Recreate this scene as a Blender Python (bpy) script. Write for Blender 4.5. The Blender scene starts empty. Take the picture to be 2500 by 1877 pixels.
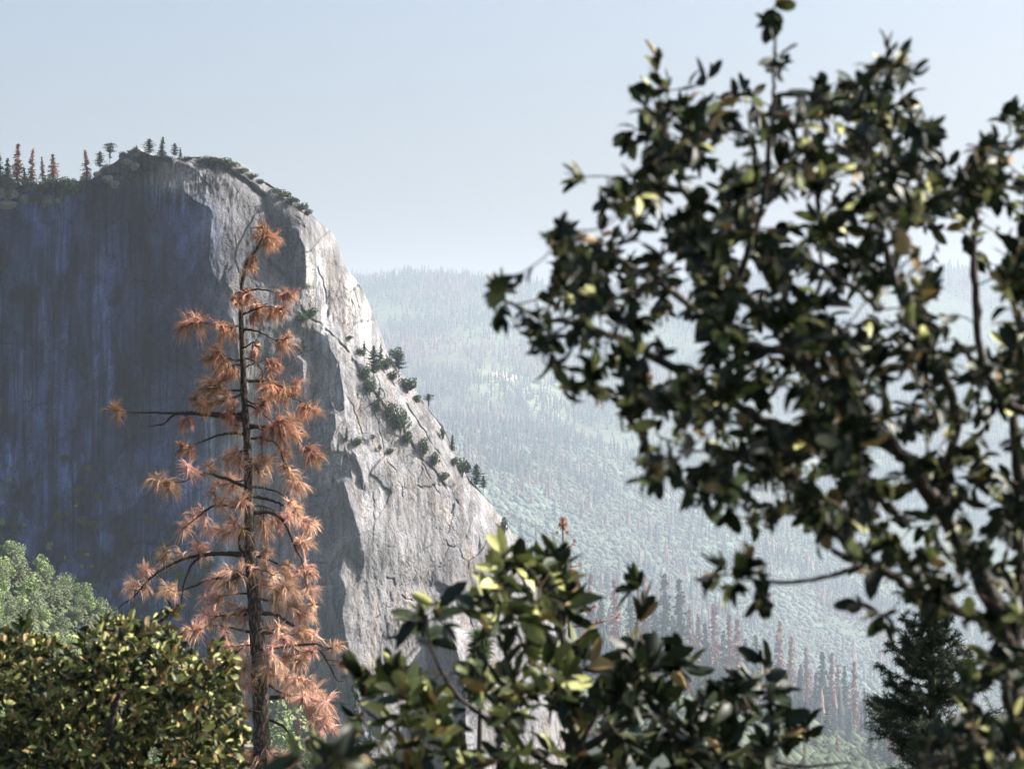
import bpy, math, random
import numpy as np
from mathutils import Vector
rng = np.random.default_rng(7); random.seed(7)
R = math.radians
# ---------------------------------------------------------------- camera, world, sun
scene = bpy.context.scene
FOV = R(25.0)
K = 2*math.tan(FOV/2)/2500.0            # tangent per photo pixel
cam = bpy.data.cameras.new("camera"); cam_o = bpy.data.objects.new("camera", cam)
scene.collection.objects.link(cam_o); scene.camera = cam_o
cam_o.location = (0, 0, 0); cam_o.rotation_euler = (R(90), 0, 0)
cam.sensor_width = 36; cam.angle = FOV; cam.clip_start = 0.1; cam.clip_end = 60000
cam.dof.use_dof = True; cam.dof.focus_distance = 48.0; cam.dof.aperture_fstop = 6.2
SUN_EL, SUN_AZ = R(36), R(12)            # azimuth measured from +X (right) towards +Y (away)
sdir = Vector((math.cos(SUN_EL)*math.cos(SUN_AZ), math.cos(SUN_EL)*math.sin(SUN_AZ), math.sin(SUN_EL)))
world = bpy.data.worlds.new("World"); scene.world = world; world.use_nodes = True
wn = world.node_tree; bg = wn.nodes['Background']
sky = wn.nodes.new('ShaderNodeTexSky'); sky.sky_type = 'NISHITA'; sky.sun_disc = False
sky.sun_elevation = SUN_EL; sky.sun_rotation = math.atan2(sdir.x, sdir.y)
sky.dust_density = 7.0; sky.air_density = 0.9; sky.ozone_density = 2.2
wn.links.new(sky.outputs[0], bg.inputs[0]); bg.inputs[1].default_value = 0.092
sun = bpy.data.lights.new("sun", 'SUN'); sun_o = bpy.data.objects.new("sun", sun)
scene.collection.objects.link(sun_o); sun.energy = 5.0; sun.angle = R(0.5); sun.color = (1.0, 0.95, 0.87)
sun_o.rotation_euler = sdir.to_track_quat('Z', 'Y').to_euler()
scene.view_settings.view_transform = 'Standard'; scene.view_settings.look = 'None'
scene.view_settings.exposure = 1.32; scene.view_settings.gamma = 1
scene.render.engine = 'CYCLES'
try: scene.cycles.volume_bounces = 2
except Exception: pass
col = scene.collection

# ---------------------------------------------------------------- helpers
def P(px, py, Y): return np.array([(px-1250)*K*Y, Y, (938.5-py)*K*Y])
def PV(px, py, Y):
    px = np.asarray(px, float); py = np.asarray(py, float); Y = np.asarray(Y, float)+px*0
    return np.stack([(px-1250)*K*Y, Y, (938.5-py)*K*Y], -1)
def _h(ix, iy, iz, s):
    n = (ix.astype(np.int64)*374761393 + iy.astype(np.int64)*668265263 + iz.astype(np.int64)*2147483647 + s*974634777) & 0xffffffff
    n = ((n ^ (n >> 13))*1274126177) & 0xffffffff
    n = (n ^ (n >> 16)) & 0xffffff
    return n/float(0xffffff)
def vnoise(x, y, z=0.0, s=0):
    if np.ndim(z) == 0:
        x = np.asarray(x, np.float64); y = np.asarray(y, np.float64)
        x, y = np.broadcast_arrays(x, y)
        ix, iy = np.floor(x), np.floor(y); fx, fy = x-ix, y-iy; fx = fx*fx*(3-2*fx); fy = fy*fy*(3-2*fy); iz = np.int64(0)
        h = [[_h(ix+a, iy+b, np.zeros(1), s) for b in (0, 1)] for a in (0, 1)]
        return ((h[0][0]*(1-fy)+h[0][1]*fy)*(1-fx)+(h[1][0]*(1-fy)+h[1][1]*fy)*fx)*2-1
    x = np.asarray(x, float); y = np.asarray(y, float)+x*0; z = np.asarray(z, float)+x*0
    ix, iy, iz = np.floor(x), np.floor(y), np.floor(z)
    fx, fy, fz = x-ix, y-iy, z-iz
    fx, fy, fz = [f*f*(3-2*f) for f in (fx, fy, fz)]
    r = 0
    for dx in (0, 1):
        for dy in (0, 1):
            for dz in (0, 1):
                w = (fx if dx else 1-fx)*(fy if dy else 1-fy)*(fz if dz else 1-fz)
                r = r + w*_h(ix+dx, iy+dy, iz+dz, s)
    return r*2-1
def fbm(x, y, z=0.0, o=4, s=0):
    a, t, r = 1.0, 0.0, 0
    for i in range(o):
        r = r + a*vnoise(np.asarray(x)*2**i, np.asarray(y)*2**i, np.asarray(z)*2**i, s+i*17); t += a; a *= 0.5
    return r/t
def worley(u, v, s=0):
    u = np.asarray(u, float); v = np.asarray(v, float); iu, iv = np.floor(u), np.floor(v); z = np.zeros(1)
    d1 = np.full(u.shape, 9.); d2 = np.full(u.shape, 9.); idv = np.zeros(u.shape); id2 = np.zeros(u.shape)
    for a in (-1, 0, 1):
        for b in (-1, 0, 1):
            cu, cv = iu+a, iv+b; hx = _h(cu, cv, z, s); hy = _h(cu, cv, z+1, s+5); d = np.hypot(cu+hx-u, cv+hy-v)
            m = d < d1; d2 = np.where(m, d1, np.minimum(d2, d)); h = _h(cu, cv, z+2, s+9); idv = np.where(m, h, idv); d1 = np.where(m, d, d1)
    return idv, d2-d1
def inpoly(x, y, poly):
    x = np.asarray(x, float); y = np.asarray(y, float); c = np.zeros(x.shape, bool); n = len(poly)
    for i in range(n):
        x1, y1 = poly[i]; x2, y2 = poly[(i+1) % n]
        if y1 == y2: continue
        m = ((y1 > y) != (y2 > y)) & (x < (x2-x1)*(y-y1)/(y2-y1)+x1)
        c ^= m
    return c
def dist_poly(x, y, pts):
    d = np.full(np.shape(x), 1e9)
    for (x1, y1), (x2, y2) in zip(pts[:-1], pts[1:]):
        L = (x2-x1)**2+(y2-y1)**2+1e-9
        t = np.clip(((x-x1)*(x2-x1)+(y-y1)*(y2-y1))/L, 0, 1)
        d = np.minimum(d, np.hypot(x-x1-t*(x2-x1), y-y1-t*(y2-y1)))
    return d
def smooth(a, b, x): t = np.clip((x-a)/(b-a), 0, 1); return t*t*(3-2*t)

def mesh(name, V, F, mat, parent=None, C=None, shade=False):
    """V (n,3); F list of (m,k) int arrays; C (n,3) colours"""
    V = np.asarray(V, np.float32)
    if not isinstance(F, list): F = [F]
    F = [np.asarray(f, np.int32) for f in F if len(f)]
    me = bpy.data.meshes.new(name)
    me.vertices.add(len(V)); me.vertices.foreach_set('co', V.ravel())
    nl = sum(f.size for f in F); npol = sum(len(f) for f in F)
    me.loops.add(nl); me.loops.foreach_set('vertex_index', np.concatenate([f.ravel() for f in F]))
    me.polygons.add(npol)
    tot = np.concatenate([np.full(len(f), f.shape[1]) for f in F]).astype(np.int32)
    st = np.concatenate([[0], np.cumsum(tot)[:-1]]).astype(np.int32)
    me.polygons.foreach_set('loop_start', st); me.polygons.foreach_set('loop_total', tot)
    if shade: me.polygons.foreach_set('use_smooth', np.ones(npol, bool))
    me.update(calc_edges=True); me.validate()
    if C is not None:
        a = me.color_attributes.new('col', 'FLOAT_COLOR', 'POINT')
        C4 = np.ones((len(V), 4), np.float32); C4[:, :3] = C; a.data.foreach_set('color', C4.ravel())
    if mat is not None: me.materials.append(mat)
    o = bpy.data.objects.new(name, me); col.objects.link(o)
    if parent is not None: o.parent = parent
    return o
class MB:
    """collects geometry"""
    def __init__(s): s.V = []; s.Q = []; s.T = []; s.C = []; s.n = 0
    def add(s, V, Q=None, T=None, C=None):
        V = np.asarray(V, float).reshape(-1, 3); s.V.append(V)
        if Q is not None and len(Q): s.Q.append(np.asarray(Q)+s.n)
        if T is not None and len(T): s.T.append(np.asarray(T)+s.n)
        if C is None: C = (0.5, 0.5, 0.5)
        s.C.append(np.broadcast_to(np.asarray(C, float), (len(V), 3))); s.n += len(V)
    def tube(s, pts, rad, C=None, n=6, cap=True, bump=0.0):
        pts = np.asarray(pts, float); rad = np.asarray(rad, float)+np.zeros(len(pts))
        d = np.gradient(pts, axis=0); d /= np.linalg.norm(d, axis=1)[:, None]+1e-9
        up = np.array([0.31, 0.95, 0.12]); u = np.cross(d, up); u /= np.linalg.norm(u, axis=1)[:, None]+1e-9
        v = np.cross(d, u); a = np.arange(n)*2*math.pi/n
        rr = rad[:, None]*(1+bump*(rng.random((len(pts), n))-.5)) if bump else rad[:, None]*np.ones((1, n))
        ring = pts[:, None]+rr[..., None]*(np.cos(a)[None, :, None]*u[:, None]+np.sin(a)[None, :, None]*v[:, None])
        m = len(pts); i = np.arange(m-1)[:, None]*n; j = np.arange(n)[None]; j2 = (j+1) % n
        q = np.stack([i+j, i+j2, i+n+j2, i+n+j], -1).reshape(-1, 4)
        s.add(ring.reshape(-1, 3), Q=q, C=C)
    def build(s, name, mat, parent=None, shade=False):
        V = np.concatenate(s.V); F = []
        if s.Q: F.append(np.concatenate(s.Q))
        if s.T: F.append(np.concatenate(s.T))
        return mesh(name, V, F, mat, parent, np.concatenate(s.C), shade)
def spline(pts, n=8):
    p = np.asarray(pts, float)
    if len(p) < 3:
        t = np.linspace(0, 1, n+1)[:, None]; return p[0]*(1-t)+p[-1]*t
    q = np.vstack([2*p[0]-p[1], p, 2*p[-1]-p[-2]]); out = []
    for i in range(1, len(q)-2):
        for t in np.arange(n)/n:
            a, b, c, d = q[i-1:i+3]
            out.append(0.5*((2*b)+(-a+c)*t+(2*a-5*b+4*c-d)*t*t+(-a+3*b-3*c+d)*t**3))
    out.append(p[-1]); return np.array(out)
def tag(o, label=None, cat=None, group=None, kind=None):
    if label: o['label'] = label
    if cat: o['category'] = cat
    if group: o['group'] = group
    if kind: o['kind'] = kind
    return o
def empty(name, loc, label=None, cat=None, group=None):
    o = bpy.data.objects.new(name, None); col.objects.link(o); o.location = loc
    return tag(o, label, cat, group)
def copy_tree(o, parent=None):
    c = o.copy(); col.objects.link(c); c.parent = parent
    for ch in [x for x in o.children]: copy_tree(ch, c)
    return c

# ---------------------------------------------------------------- materials
def mat_new(name):
    m = bpy.data.materials.new(name); m.use_nodes = True; nt = m.node_tree
    return m, nt, nt.nodes['Principled BSDF']
def N(nt, t, **kw):
    n = nt.nodes.new(t)
    for k, v in kw.items(): setattr(n, k, v)
    return n
def mat_foliage(name, rough=0.55, spec=0.3, trans=0.0, nscale=None, namp=0.5):
    m, nt, b = mat_new(name); a = N(nt, 'ShaderNodeAttribute', attribute_name='col')
    c = a.outputs['Color']
    if nscale:
        tc = N(nt, 'ShaderNodeTexCoord'); no = N(nt, 'ShaderNodeTexNoise'); no.inputs['Scale'].default_value = nscale
        no.inputs['Detail'].default_value = 5; nt.links.new(tc.outputs['Object'], no.inputs['Vector'])
        mr = N(nt, 'ShaderNodeMapRange'); mr.inputs[1].default_value = .3; mr.inputs[2].default_value = .7
        mr.inputs[3].default_value = 1-namp; mr.inputs[4].default_value = 1+namp
        nt.links.new(no.outputs[0], mr.inputs[0])
        vm = N(nt, 'ShaderNodeVectorMath', operation='SCALE'); nt.links.new(c, vm.inputs[0]); nt.links.new(mr.outputs[0], vm.inputs['Scale'])
        c = vm.outputs[0]
    nt.links.new(c, b.inputs['Base Color']); b.inputs['Roughness'].default_value = rough
    b.inputs['Specular IOR Level'].default_value = spec
    if trans:
        t = N(nt, 'ShaderNodeBsdfTranslucent'); mx = N(nt, 'ShaderNodeMixShader'); mx.inputs[0].default_value = trans
        nt.links.new(c, t.inputs[0]); nt.links.new(b.outputs[0], mx.inputs[1]); nt.links.new(t.outputs[0], mx.inputs[2])
        nt.links.new(mx.outputs[0], nt.nodes['Material Output'].inputs[0])
    return m
M_leaf = mat_foliage('oak_leaf', 0.5, 0.3, 0.10)
M_needle = mat_foliage('needles', 0.6, 0.25, 0.22)
M_far = mat_foliage('distant_foliage', 0.8, 0.1, 0.1)
M_wood = mat_foliage('bark_wood', 0.85, 0.15)
def mat_bark(name, c1, c2, sc, stretch=(1, 1, .35), bump=.9, dist=.02):
    m, nt, b = mat_new(name); tc = N(nt, 'ShaderNodeTexCoord'); mp = N(nt, 'ShaderNodeMapping'); mp.inputs['Scale'].default_value = stretch
    nt.links.new(tc.outputs['Object'], mp.inputs[0])
    vo = N(nt, 'ShaderNodeTexVoronoi', feature='DISTANCE_TO_EDGE'); vo.inputs['Scale'].default_value = sc
    no = N(nt, 'ShaderNodeTexNoise'); no.inputs['Scale'].default_value = sc*1.5; no.inputs['Detail'].default_value = 6
    ad = N(nt, 'ShaderNodeVectorMath', operation='MULTIPLY_ADD'); ad.inputs[1].default_value = (.06, .06, .06)
    nt.links.new(mp.outputs[0], no.inputs['Vector']); nt.links.new(no.outputs['Color'], ad.inputs[0]); nt.links.new(mp.outputs[0], ad.inputs[2])
    nt.links.new(ad.outputs[0], vo.inputs['Vector'])
    cr = N(nt, 'ShaderNodeValToRGB'); cr.color_ramp.elements[0].color = (*c1, 1); cr.color_ramp.elements[1].color = (*c2, 1)
    cr.color_ramp.elements[0].position = .02; cr.color_ramp.elements[1].position = .22
    mu = N(nt, 'ShaderNodeMath', operation='MULTIPLY'); nt.links.new(vo.outputs['Distance'], mu.inputs[0]); nt.links.new(no.outputs[0], mu.inputs[1])
    nt.links.new(mu.outputs[0], cr.inputs[0]); nt.links.new(cr.outputs[0], b.inputs['Base Color'])
    bu = N(nt, 'ShaderNodeBump'); bu.inputs['Strength'].default_value = bump; bu.inputs['Distance'].default_value = dist
    nt.links.new(mu.outputs[0], bu.inputs['Height']); nt.links.new(bu.outputs[0], b.inputs['Normal']); b.inputs['Roughness'].default_value = .9
    return m
M_pinebark = mat_bark('pine_bark', (.02, .015, .012), (.20, .15, .12), 26)
M_oakbark = mat_bark('oak_bark', (.015, .012, .01), (.11, .088, .072), 45, bump=.5, dist=.004)

def mat_rock():
    m, nt, b = mat_new('granite'); L = nt.links.new
    a = N(nt, 'ShaderNodeAttribute', attribute_name='col'); tc = N(nt, 'ShaderNodeTexCoord')
    def noise(scale, mscale, det=6, rough=.6, out=0):
        mp = N(nt, 'ShaderNodeMapping'); mp.inputs['Scale'].default_value = mscale; L(tc.outputs['Object'], mp.inputs[0])
        scale *= 2.66; n = N(nt, 'ShaderNodeTexNoise'); n.inputs['Scale'].default_value = scale; n.inputs['Detail'].default_value = det; n.inputs['Roughness'].default_value = rough
        L(mp.outputs[0], n.inputs['Vector']); return n.outputs[out]
    def mr(x, a0, a1, b0, b1):
        n = N(nt, 'ShaderNodeMapRange'); L(x, n.inputs[0])
        for i, v in enumerate((a0, a1, b0, b1)): n.inputs[i+1].default_value = v
        return n.outputs[0]
    def mul(x, y):
        n = N(nt, 'ShaderNodeMath', operation='MULTIPLY'); L(x, n.inputs[0]); L(y, n.inputs[1]); return n.outputs[0]
    st = mr(noise(.22, (1, 1, .07), 7, .65), .33, .68, .62, 1.32)      # vertical streaks
    st2 = mr(noise(.9, (1, 1, .1), 5, .7), .3, .7, .84, 1.14)
    bl = mr(noise(.06, (1, 1, 1), 8, .6), .3, .7, .78, 1.2)
    sp = mr(noise(1.1, (1, 1, .8), 3, .8), .36, .50, .55, 1.0)         # dark pits and lichen
    f = mul(mul(st, st2), mul(bl, sp))
    sc = N(nt, 'ShaderNodeVectorMath', operation='SCALE'); L(a.outputs['Color'], sc.inputs[0]); L(f, sc.inputs['Scale'])
    warm = N(nt, 'ShaderNodeMixRGB', blend_type='MULTIPLY'); warm.inputs[2].default_value = (1.12, .97, .78, 1)
    L(mr(noise(.13, (1, 1, .1), 4, .5), .52, .68, 0, .7), warm.inputs[0]); L(sc.outputs[0], warm.inputs[1]); L(warm.outputs[0], b.inputs['Base Color'])
    bu = N(nt, 'ShaderNodeBump'); bu.inputs['Strength'].default_value = .75; bu.inputs['Distance'].default_value = .8
    h = N(nt, 'ShaderNodeMath', operation='ADD'); L(noise(.5, (1, 1, .45), 9, .7), h.inputs[0])
    vo = N(nt, 'ShaderNodeTexVoronoi', feature='DISTANCE_TO_EDGE'); vo.inputs['Scale'].default_value = .3
    mp = N(nt, 'ShaderNodeMapping'); mp.inputs['Scale'].default_value = (1, 1, .3); mp.inputs['Rotation'].default_value = (0, .35, 0)
    dn = N(nt, 'ShaderNodeVectorMath', operation='MULTIPLY_ADD'); dn.inputs[1].default_value = (9, 9, 9)
    L(noise(.08, (1, 1, 1), 5, .6, 'Color'), dn.inputs[0]); L(tc.outputs['Object'], dn.inputs[2]); L(dn.outputs[0], mp.inputs[0]); L(mp.outputs[0], vo.inputs['Vector'])
    L(mr(vo.outputs['Distance'], 0, .035, -.35, 0), h.inputs[1]); L(h.outputs[0], bu.inputs['Height'])
    L(bu.outputs[0], b.inputs['Normal']); b.inputs['Roughness'].default_value = .9; b.inputs['Specular IOR Level'].default_value = .2
    return m
M_rock = mat_rock()
def mat_ground():
    m, nt, b = mat_new('scrub_ground'); L = nt.links.new; a = N(nt, 'ShaderNodeAttribute', attribute_name='col'); tc = N(nt, 'ShaderNodeTexCoord')
    n = N(nt, 'ShaderNodeTexNoise'); n.inputs['Scale'].default_value = .06; n.inputs['Detail'].default_value = 10; n.inputs['Roughness'].default_value = .7
    L(tc.outputs['Object'], n.inputs['Vector']); mr = N(nt, 'ShaderNodeMapRange')
    for i, v in enumerate((.3, .7, .4, 1.6)): mr.inputs[i+1].default_value = v
    L(n.outputs[0], mr.inputs[0]); sc = N(nt, 'ShaderNodeVectorMath', operation='SCALE'); L(a.outputs['Color'], sc.inputs[0]); L(mr.outputs[0], sc.inputs['Scale'])
    L(sc.outputs[0], b.inputs['Base Color']); bu = N(nt, 'ShaderNodeBump'); bu.inputs['Distance'].default_value = 5; L(n.outputs[0], bu.inputs['Height']); L(bu.outputs[0], b.inputs['Normal'])
    b.inputs['Roughness'].default_value = .95; b.inputs['Specular IOR Level'].default_value = .1
    return m
M_ground = mat_ground()

# ---------------------------------------------------------------- ground: one sheet, camera hillside, valley, far range
CONT = [  # depth, [(px, z or py)], mode
 (0, [(0, -1.7)], 'z'), (5, [(0, -2.6)], 'z'), (12, [(0, -5.5)], 'z'), (26, [(0, -10)], 'z'), (90, [(0, -42)], 'z'), (150, [(0, -65)], 'z'),
 (210, [(-1500, 1500), (-300, 1720), (0, 1800), (350, 2100), (900, 2600), (4000, 2600)], 'p'),
 (315, [(-1500, 1150), (-300, 1260), (0, 1370), (90, 1400), (190, 1480), (330, 1590), (460, 1780), (700, 2150), (4000, 2300)], 'p'),
 (375, [(-1500, 1200), (0, 1650), (400, 1900), (1100, 2200), (4000, 2300)], 'p'),
 (560, [(-1500, 1500), (0, 1800), (1150, 2100), (4000, 2300)], 'p'),
 (1850, [(-1500, 1500), (0, 1700), (1100, 1700), (1300, 1600), (1450, 1620), (1600, 1650), (1850, 1730), (2100, 1800), (2600, 1960), (4000, 2000)], 'p'),
 (2100, [(-1500, 1500), (0, 1600), (1100, 1600), (1300, 1570), (1450, 1640), (1850, 1790), (2500, 2000), (4000, 2050)], 'p'),
 (2800, [(-1500, 1200), (0, 1350), (1100, 1330), (1300, 1400), (1700, 1640), (2000, 1820), (2500, 1950), (4000, 1900)], 'p'),
 (3500, [(-1500, 1000), (0, 1130), (1050, 1150), (1300, 1235), (1700, 1420), (2000, 1580), (2400, 1740), (2600, 1790), (4000, 1700)], 'p'),
 (4200, [(-1500, 850), (0, 960), (1050, 1018), (1250, 1060), (1500, 1115), (1800, 1230), (2100, 1360), (2600, 1540), (4000, 1500)], 'p'),
 (4500, [(-1500, 820), (0, 930), (1050, 1015), (1250, 1052), (1500, 1095), (2000, 1210), (2600, 1330), (4000, 1300)], 'p'),
 (5100, [(-1500, 700), (900, 840), (1500, 870), (2200, 950), (4000, 950)], 'p'),
 (5700, [(-1500, 650), (880, 689), (1000, 678), (1130, 681), (1330, 702), (1500, 700), (1900, 670), (2200, 660), (2500, 672), (4000, 650)], 'p'),
 (6500, [(-1500, 760), (4000, 760)], 'p'), (8200, [(0, -100)], 'z')]
CY = np.array([c[0] for c in CONT], float)
def H(x, y):
    x = np.asarray(x, float); y = np.asarray(y, float); r = np.hypot(x, y)
    Y = np.maximum(y, .35*r); px = np.clip(1250+x/(np.maximum(Y, 1)*K), -1500, 4000)
    zs = []
    for d, t, m in CONT:
        v = np.interp(px, [q[0] for q in t], [q[1] for q in t])
        zs.append(v if m == 'z' else (938.5-v)*K*d)
    zs = np.array(zs); i = np.clip(np.searchsorted(CY, Y, side='right')-1, 0, len(CY)-2)
    f = np.clip((Y-CY[i])/(CY[i+1]-CY[i]), 0, 1)
    z0 = np.take_along_axis(zs, i[None], 0)[0]; z1 = np.take_along_axis(zs, (i+1)[None], 0)[0]
    z = z0*(1-f)+z1*f
    amp = smooth(300, 1600, Y)*1.0
    amp = amp*(1+1.0*smooth(2600, 4200, Y))
    z = z + amp*(14*fbm(x/420, y/420, o=5, s=3) - 8*np.abs(fbm(x/230, y/600, o=3, s=9))+2)
    w = smooth(-.25, .1, y/np.maximum(r, 1e-6))
    return z*w + (1-w)*np.minimum(-1.7+.12*r, 60)
def build_ground():
    th = np.concatenate([np.arange(-180, -34, 3.), np.arange(-34, 40, .22), np.arange(40, 180, 3.)])
    th = np.radians(th); n = len(th)
    rr = np.concatenate([np.geomspace(1.2, 500, 46), np.arange(520, 6800, 17.), np.arange(6900, 8001, 180)])
    TH, RR = np.meshgrid(th, rr); x = RR*np.sin(TH); y = RR*np.cos(TH); z = H(x, y)
    V = np.stack([x, y, z], -1).reshape(-1, 3); m = len(rr)
    i = np.arange(m-1)[:, None]*n; j = np.arange(n)[None]; j2 = (j+1) % n
    q = np.stack([i+j, i+j2, i+n+j2, i+n+j], -1).reshape(-1, 4)
    V = np.vstack([V, [[0, 0, -1.7]]]); c = len(V)-1
    t = np.stack([np.full(n, c), (np.arange(n)+1) % n, np.arange(n)], -1)
    g = fbm(V[:, 0]/300, V[:, 1]/300, o=4, s=21)
    C = np.array([.075, .095, .055])[None]*(1+.5*g[:, None])
    C *= (1-.55*smooth(450, 560, V[:, 1])*(1-smooth(2000, 2200, V[:, 1])))[:, None]
    mead = smooth(.05, .35, fbm(V[:, 0]/190, V[:, 1]/420, o=3, s=33))*smooth(4150, 4220, V[:, 1])*(1-smooth(4900, 5100, V[:, 1]))
    C = C*(1-mead[:, None])+np.array([.15, .175, .10])*mead[:, None]
    mid = smooth(1900, 2200, V[:, 1])*(1-smooth(4200, 4300, V[:, 1])); C = C*(1-.6*mid[:, None])+np.array([.08, .10, .075])*.6*mid[:, None]
    # the pale rock clearing on the far slope
    cx, cyy = (1240-1250)*K*4850, 4850
    e = ((V[:, 0]-cx)/26)**2+((V[:, 1]-cyy)/40)**2; C[e < 1] = (.5, .42, .36)
    o = mesh('ground', V, [q, t], M_ground, C=C, shade=True); tag(o, kind='structure')
build_ground()

# ---------------------------------------------------------------- cliff: relief surface with real depth, top and back
OUT = [(-900, 250), (-500, 380), (-120, 432), (0, 448), (60, 450), (130, 447), (200, 446), (224, 438), (252, 414), (285, 394), (301, 378), (320, 370), (338, 369), (358, 379), (391, 386),
 (448, 386), (500, 384), (570, 398), (622, 430), (667, 459), (692, 475), (757, 520), (793, 552), (812, 575), (826, 601), (838, 632), (846, 656), (856, 668), (879, 695), (893, 722), (909, 763),
 (930, 817), (948, 868), (985, 918), (1021, 962), (1053, 1009), (1079, 1041), (1111, 1106), (1147, 1175), (1176, 1204), (1200, 1232), (1234, 1274), (1263, 1320), (1280, 1354),
 (1318, 1430), (1343, 1485), (1362, 1560), (1380, 1700), (1392, 1850), (1402, 2150)]
OX = np.array([p[0] for p in OUT], float); OY = np.array([p[1] for p in OUT], float)
YC = 450.0; S = YC/1200.0
SH_MAIN = [(-1000, 200), (-1000, 2200), (905, 2200), (905, 1877), (901, 1809), (880, 1767), (863, 1683), (872, 1632), (855, 1598), (842, 1548), (834, 1497), (848, 1440), (828, 1400), (840, 1350),
 (868, 1380), (872, 1440), (891, 1367), (888, 1337), (863, 1261), (838, 1177), (858, 1165), (846, 1105), (807, 1106), (807, 1085), (820, 1045), (819, 1010), (840, 998), (833, 936), (825, 886), (811, 858), (802, 830), (797, 795),
 (786, 815), (768, 808), (752, 822), (764, 850), (762, 900), (752, 978), (742, 975), (739, 880), (720, 866), (692, 872), (668, 900), (640, 960), (630, 1040), (615, 1085), (596, 1060), (588, 960), (580, 860), (567, 770), (545, 711), (521, 666), (509, 626),
 (513, 560), (521, 528), (509, 508), (468, 491), (439, 463), (452, 451), (496, 442), (484, 418), (427, 394), (391, 384), (330, 350), (300, 330)]
SH = [SH_MAIN,
 [(639, 475), (647, 512), (667, 552), (684, 609), (692, 650), (706, 691), (712, 699), (745, 701), (746, 650), (743, 609), (724, 560), (745, 556), (732, 528), (712, 495), (684, 479), (659, 463)],
 [(500, 406), (560, 424), (610, 452), (640, 480), (650, 474), (618, 443), (566, 414), (520, 400)],
 [(647, 621), (668, 634), (690, 660), (706, 688), (680, 664), (660, 648)],
 [(548, 650), (556, 640), (552, 690), (566, 712), (560, 735), (540, 700)],
 [(855, 655), (872, 680), (892, 722), (884, 712), (866, 690)],
 [(1069, 1424), (1107, 1430), (1102, 1448), (1074, 1448)],
 [(1305, 1447), (1318, 1450), (1334, 1495), (1322, 1496)],
 [(1040, 2150), (1044, 1560), (1092, 1530), (1118, 1600), (1132, 1660), (1150, 2150)],
 [(846, 1105), (868, 1110), (884, 1160), (888, 1210), (880, 1190), (868, 1150)],
 [(900, 1700), (925, 1640), (940, 1720), (930, 1800), (908, 1790)]]
CRACKS = [([(705, 690), (735, 760), (790, 800), (850, 860), (905, 950), (960, 1020), (1020, 1110), (1080, 1175), (1120, 1230)], 5, 5.0),
 ([(510, 402), (566, 420), (614, 450), (642, 482)], 7, 9.0), ([(885, 842), (930, 900), (985, 980), (1040, 1060), (1090, 1140)], 4, 4.0), ([(775, 650), (790, 700), (797, 745)], 3.0, 3.0), ([(855, 668), (878, 708), (893, 740)], 3.0, 3.5),
 ([(800, 560), (812, 610), (818, 650)], 2.5, 3), ([(905, 905), (960, 1000), (1000, 1080), (1045, 1160), (1075, 1210)], 2.5, 2.0), ([(1095, 1175), (1110, 1220), (1100, 1250)], 2.5, 3),
 ([(1027, 1340), (1030, 1400), (1026, 1450)], 2.5, 3), ([(940, 1120), (965, 1150), (985, 1210)], 2, 2), ([(948, 1408), (960, 1412), (965, 1432)], 3.5, 4), ([(978, 1452), (990, 1460), (1005, 1464)], 3, 3),
 ([(860, 700), (878, 760), (880, 800)], 3, 3), ([(395, 395), (470, 385), (520, 395), (600, 425), (660, 462)], 4, 3.5), ([(430, 387), (500, 410), (560, 404)], 3, 2),
 ([(850, 970), (880, 1040), (890, 1075)], 2, 2), ([(915, 1010), (930, 1060), (935, 1100)], 2, 2), ([(1150, 1220), (1170, 1280), (1165, 1340)], 2, 2), ([(910, 1200), (915, 1270), (905, 1330)], 2, 2),
 ([(280, 395), (300, 420), (345, 430)], 4, 4), ([(255, 425), (300, 425), (315, 445)], 4, 4), ([(310, 385), (350, 400), (390, 398)], 3, 3)]
STEP = 1.5
GX = np.arange(-900, 1410, STEP); GY = np.arange(240, 2160, STEP*1.0)
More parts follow.
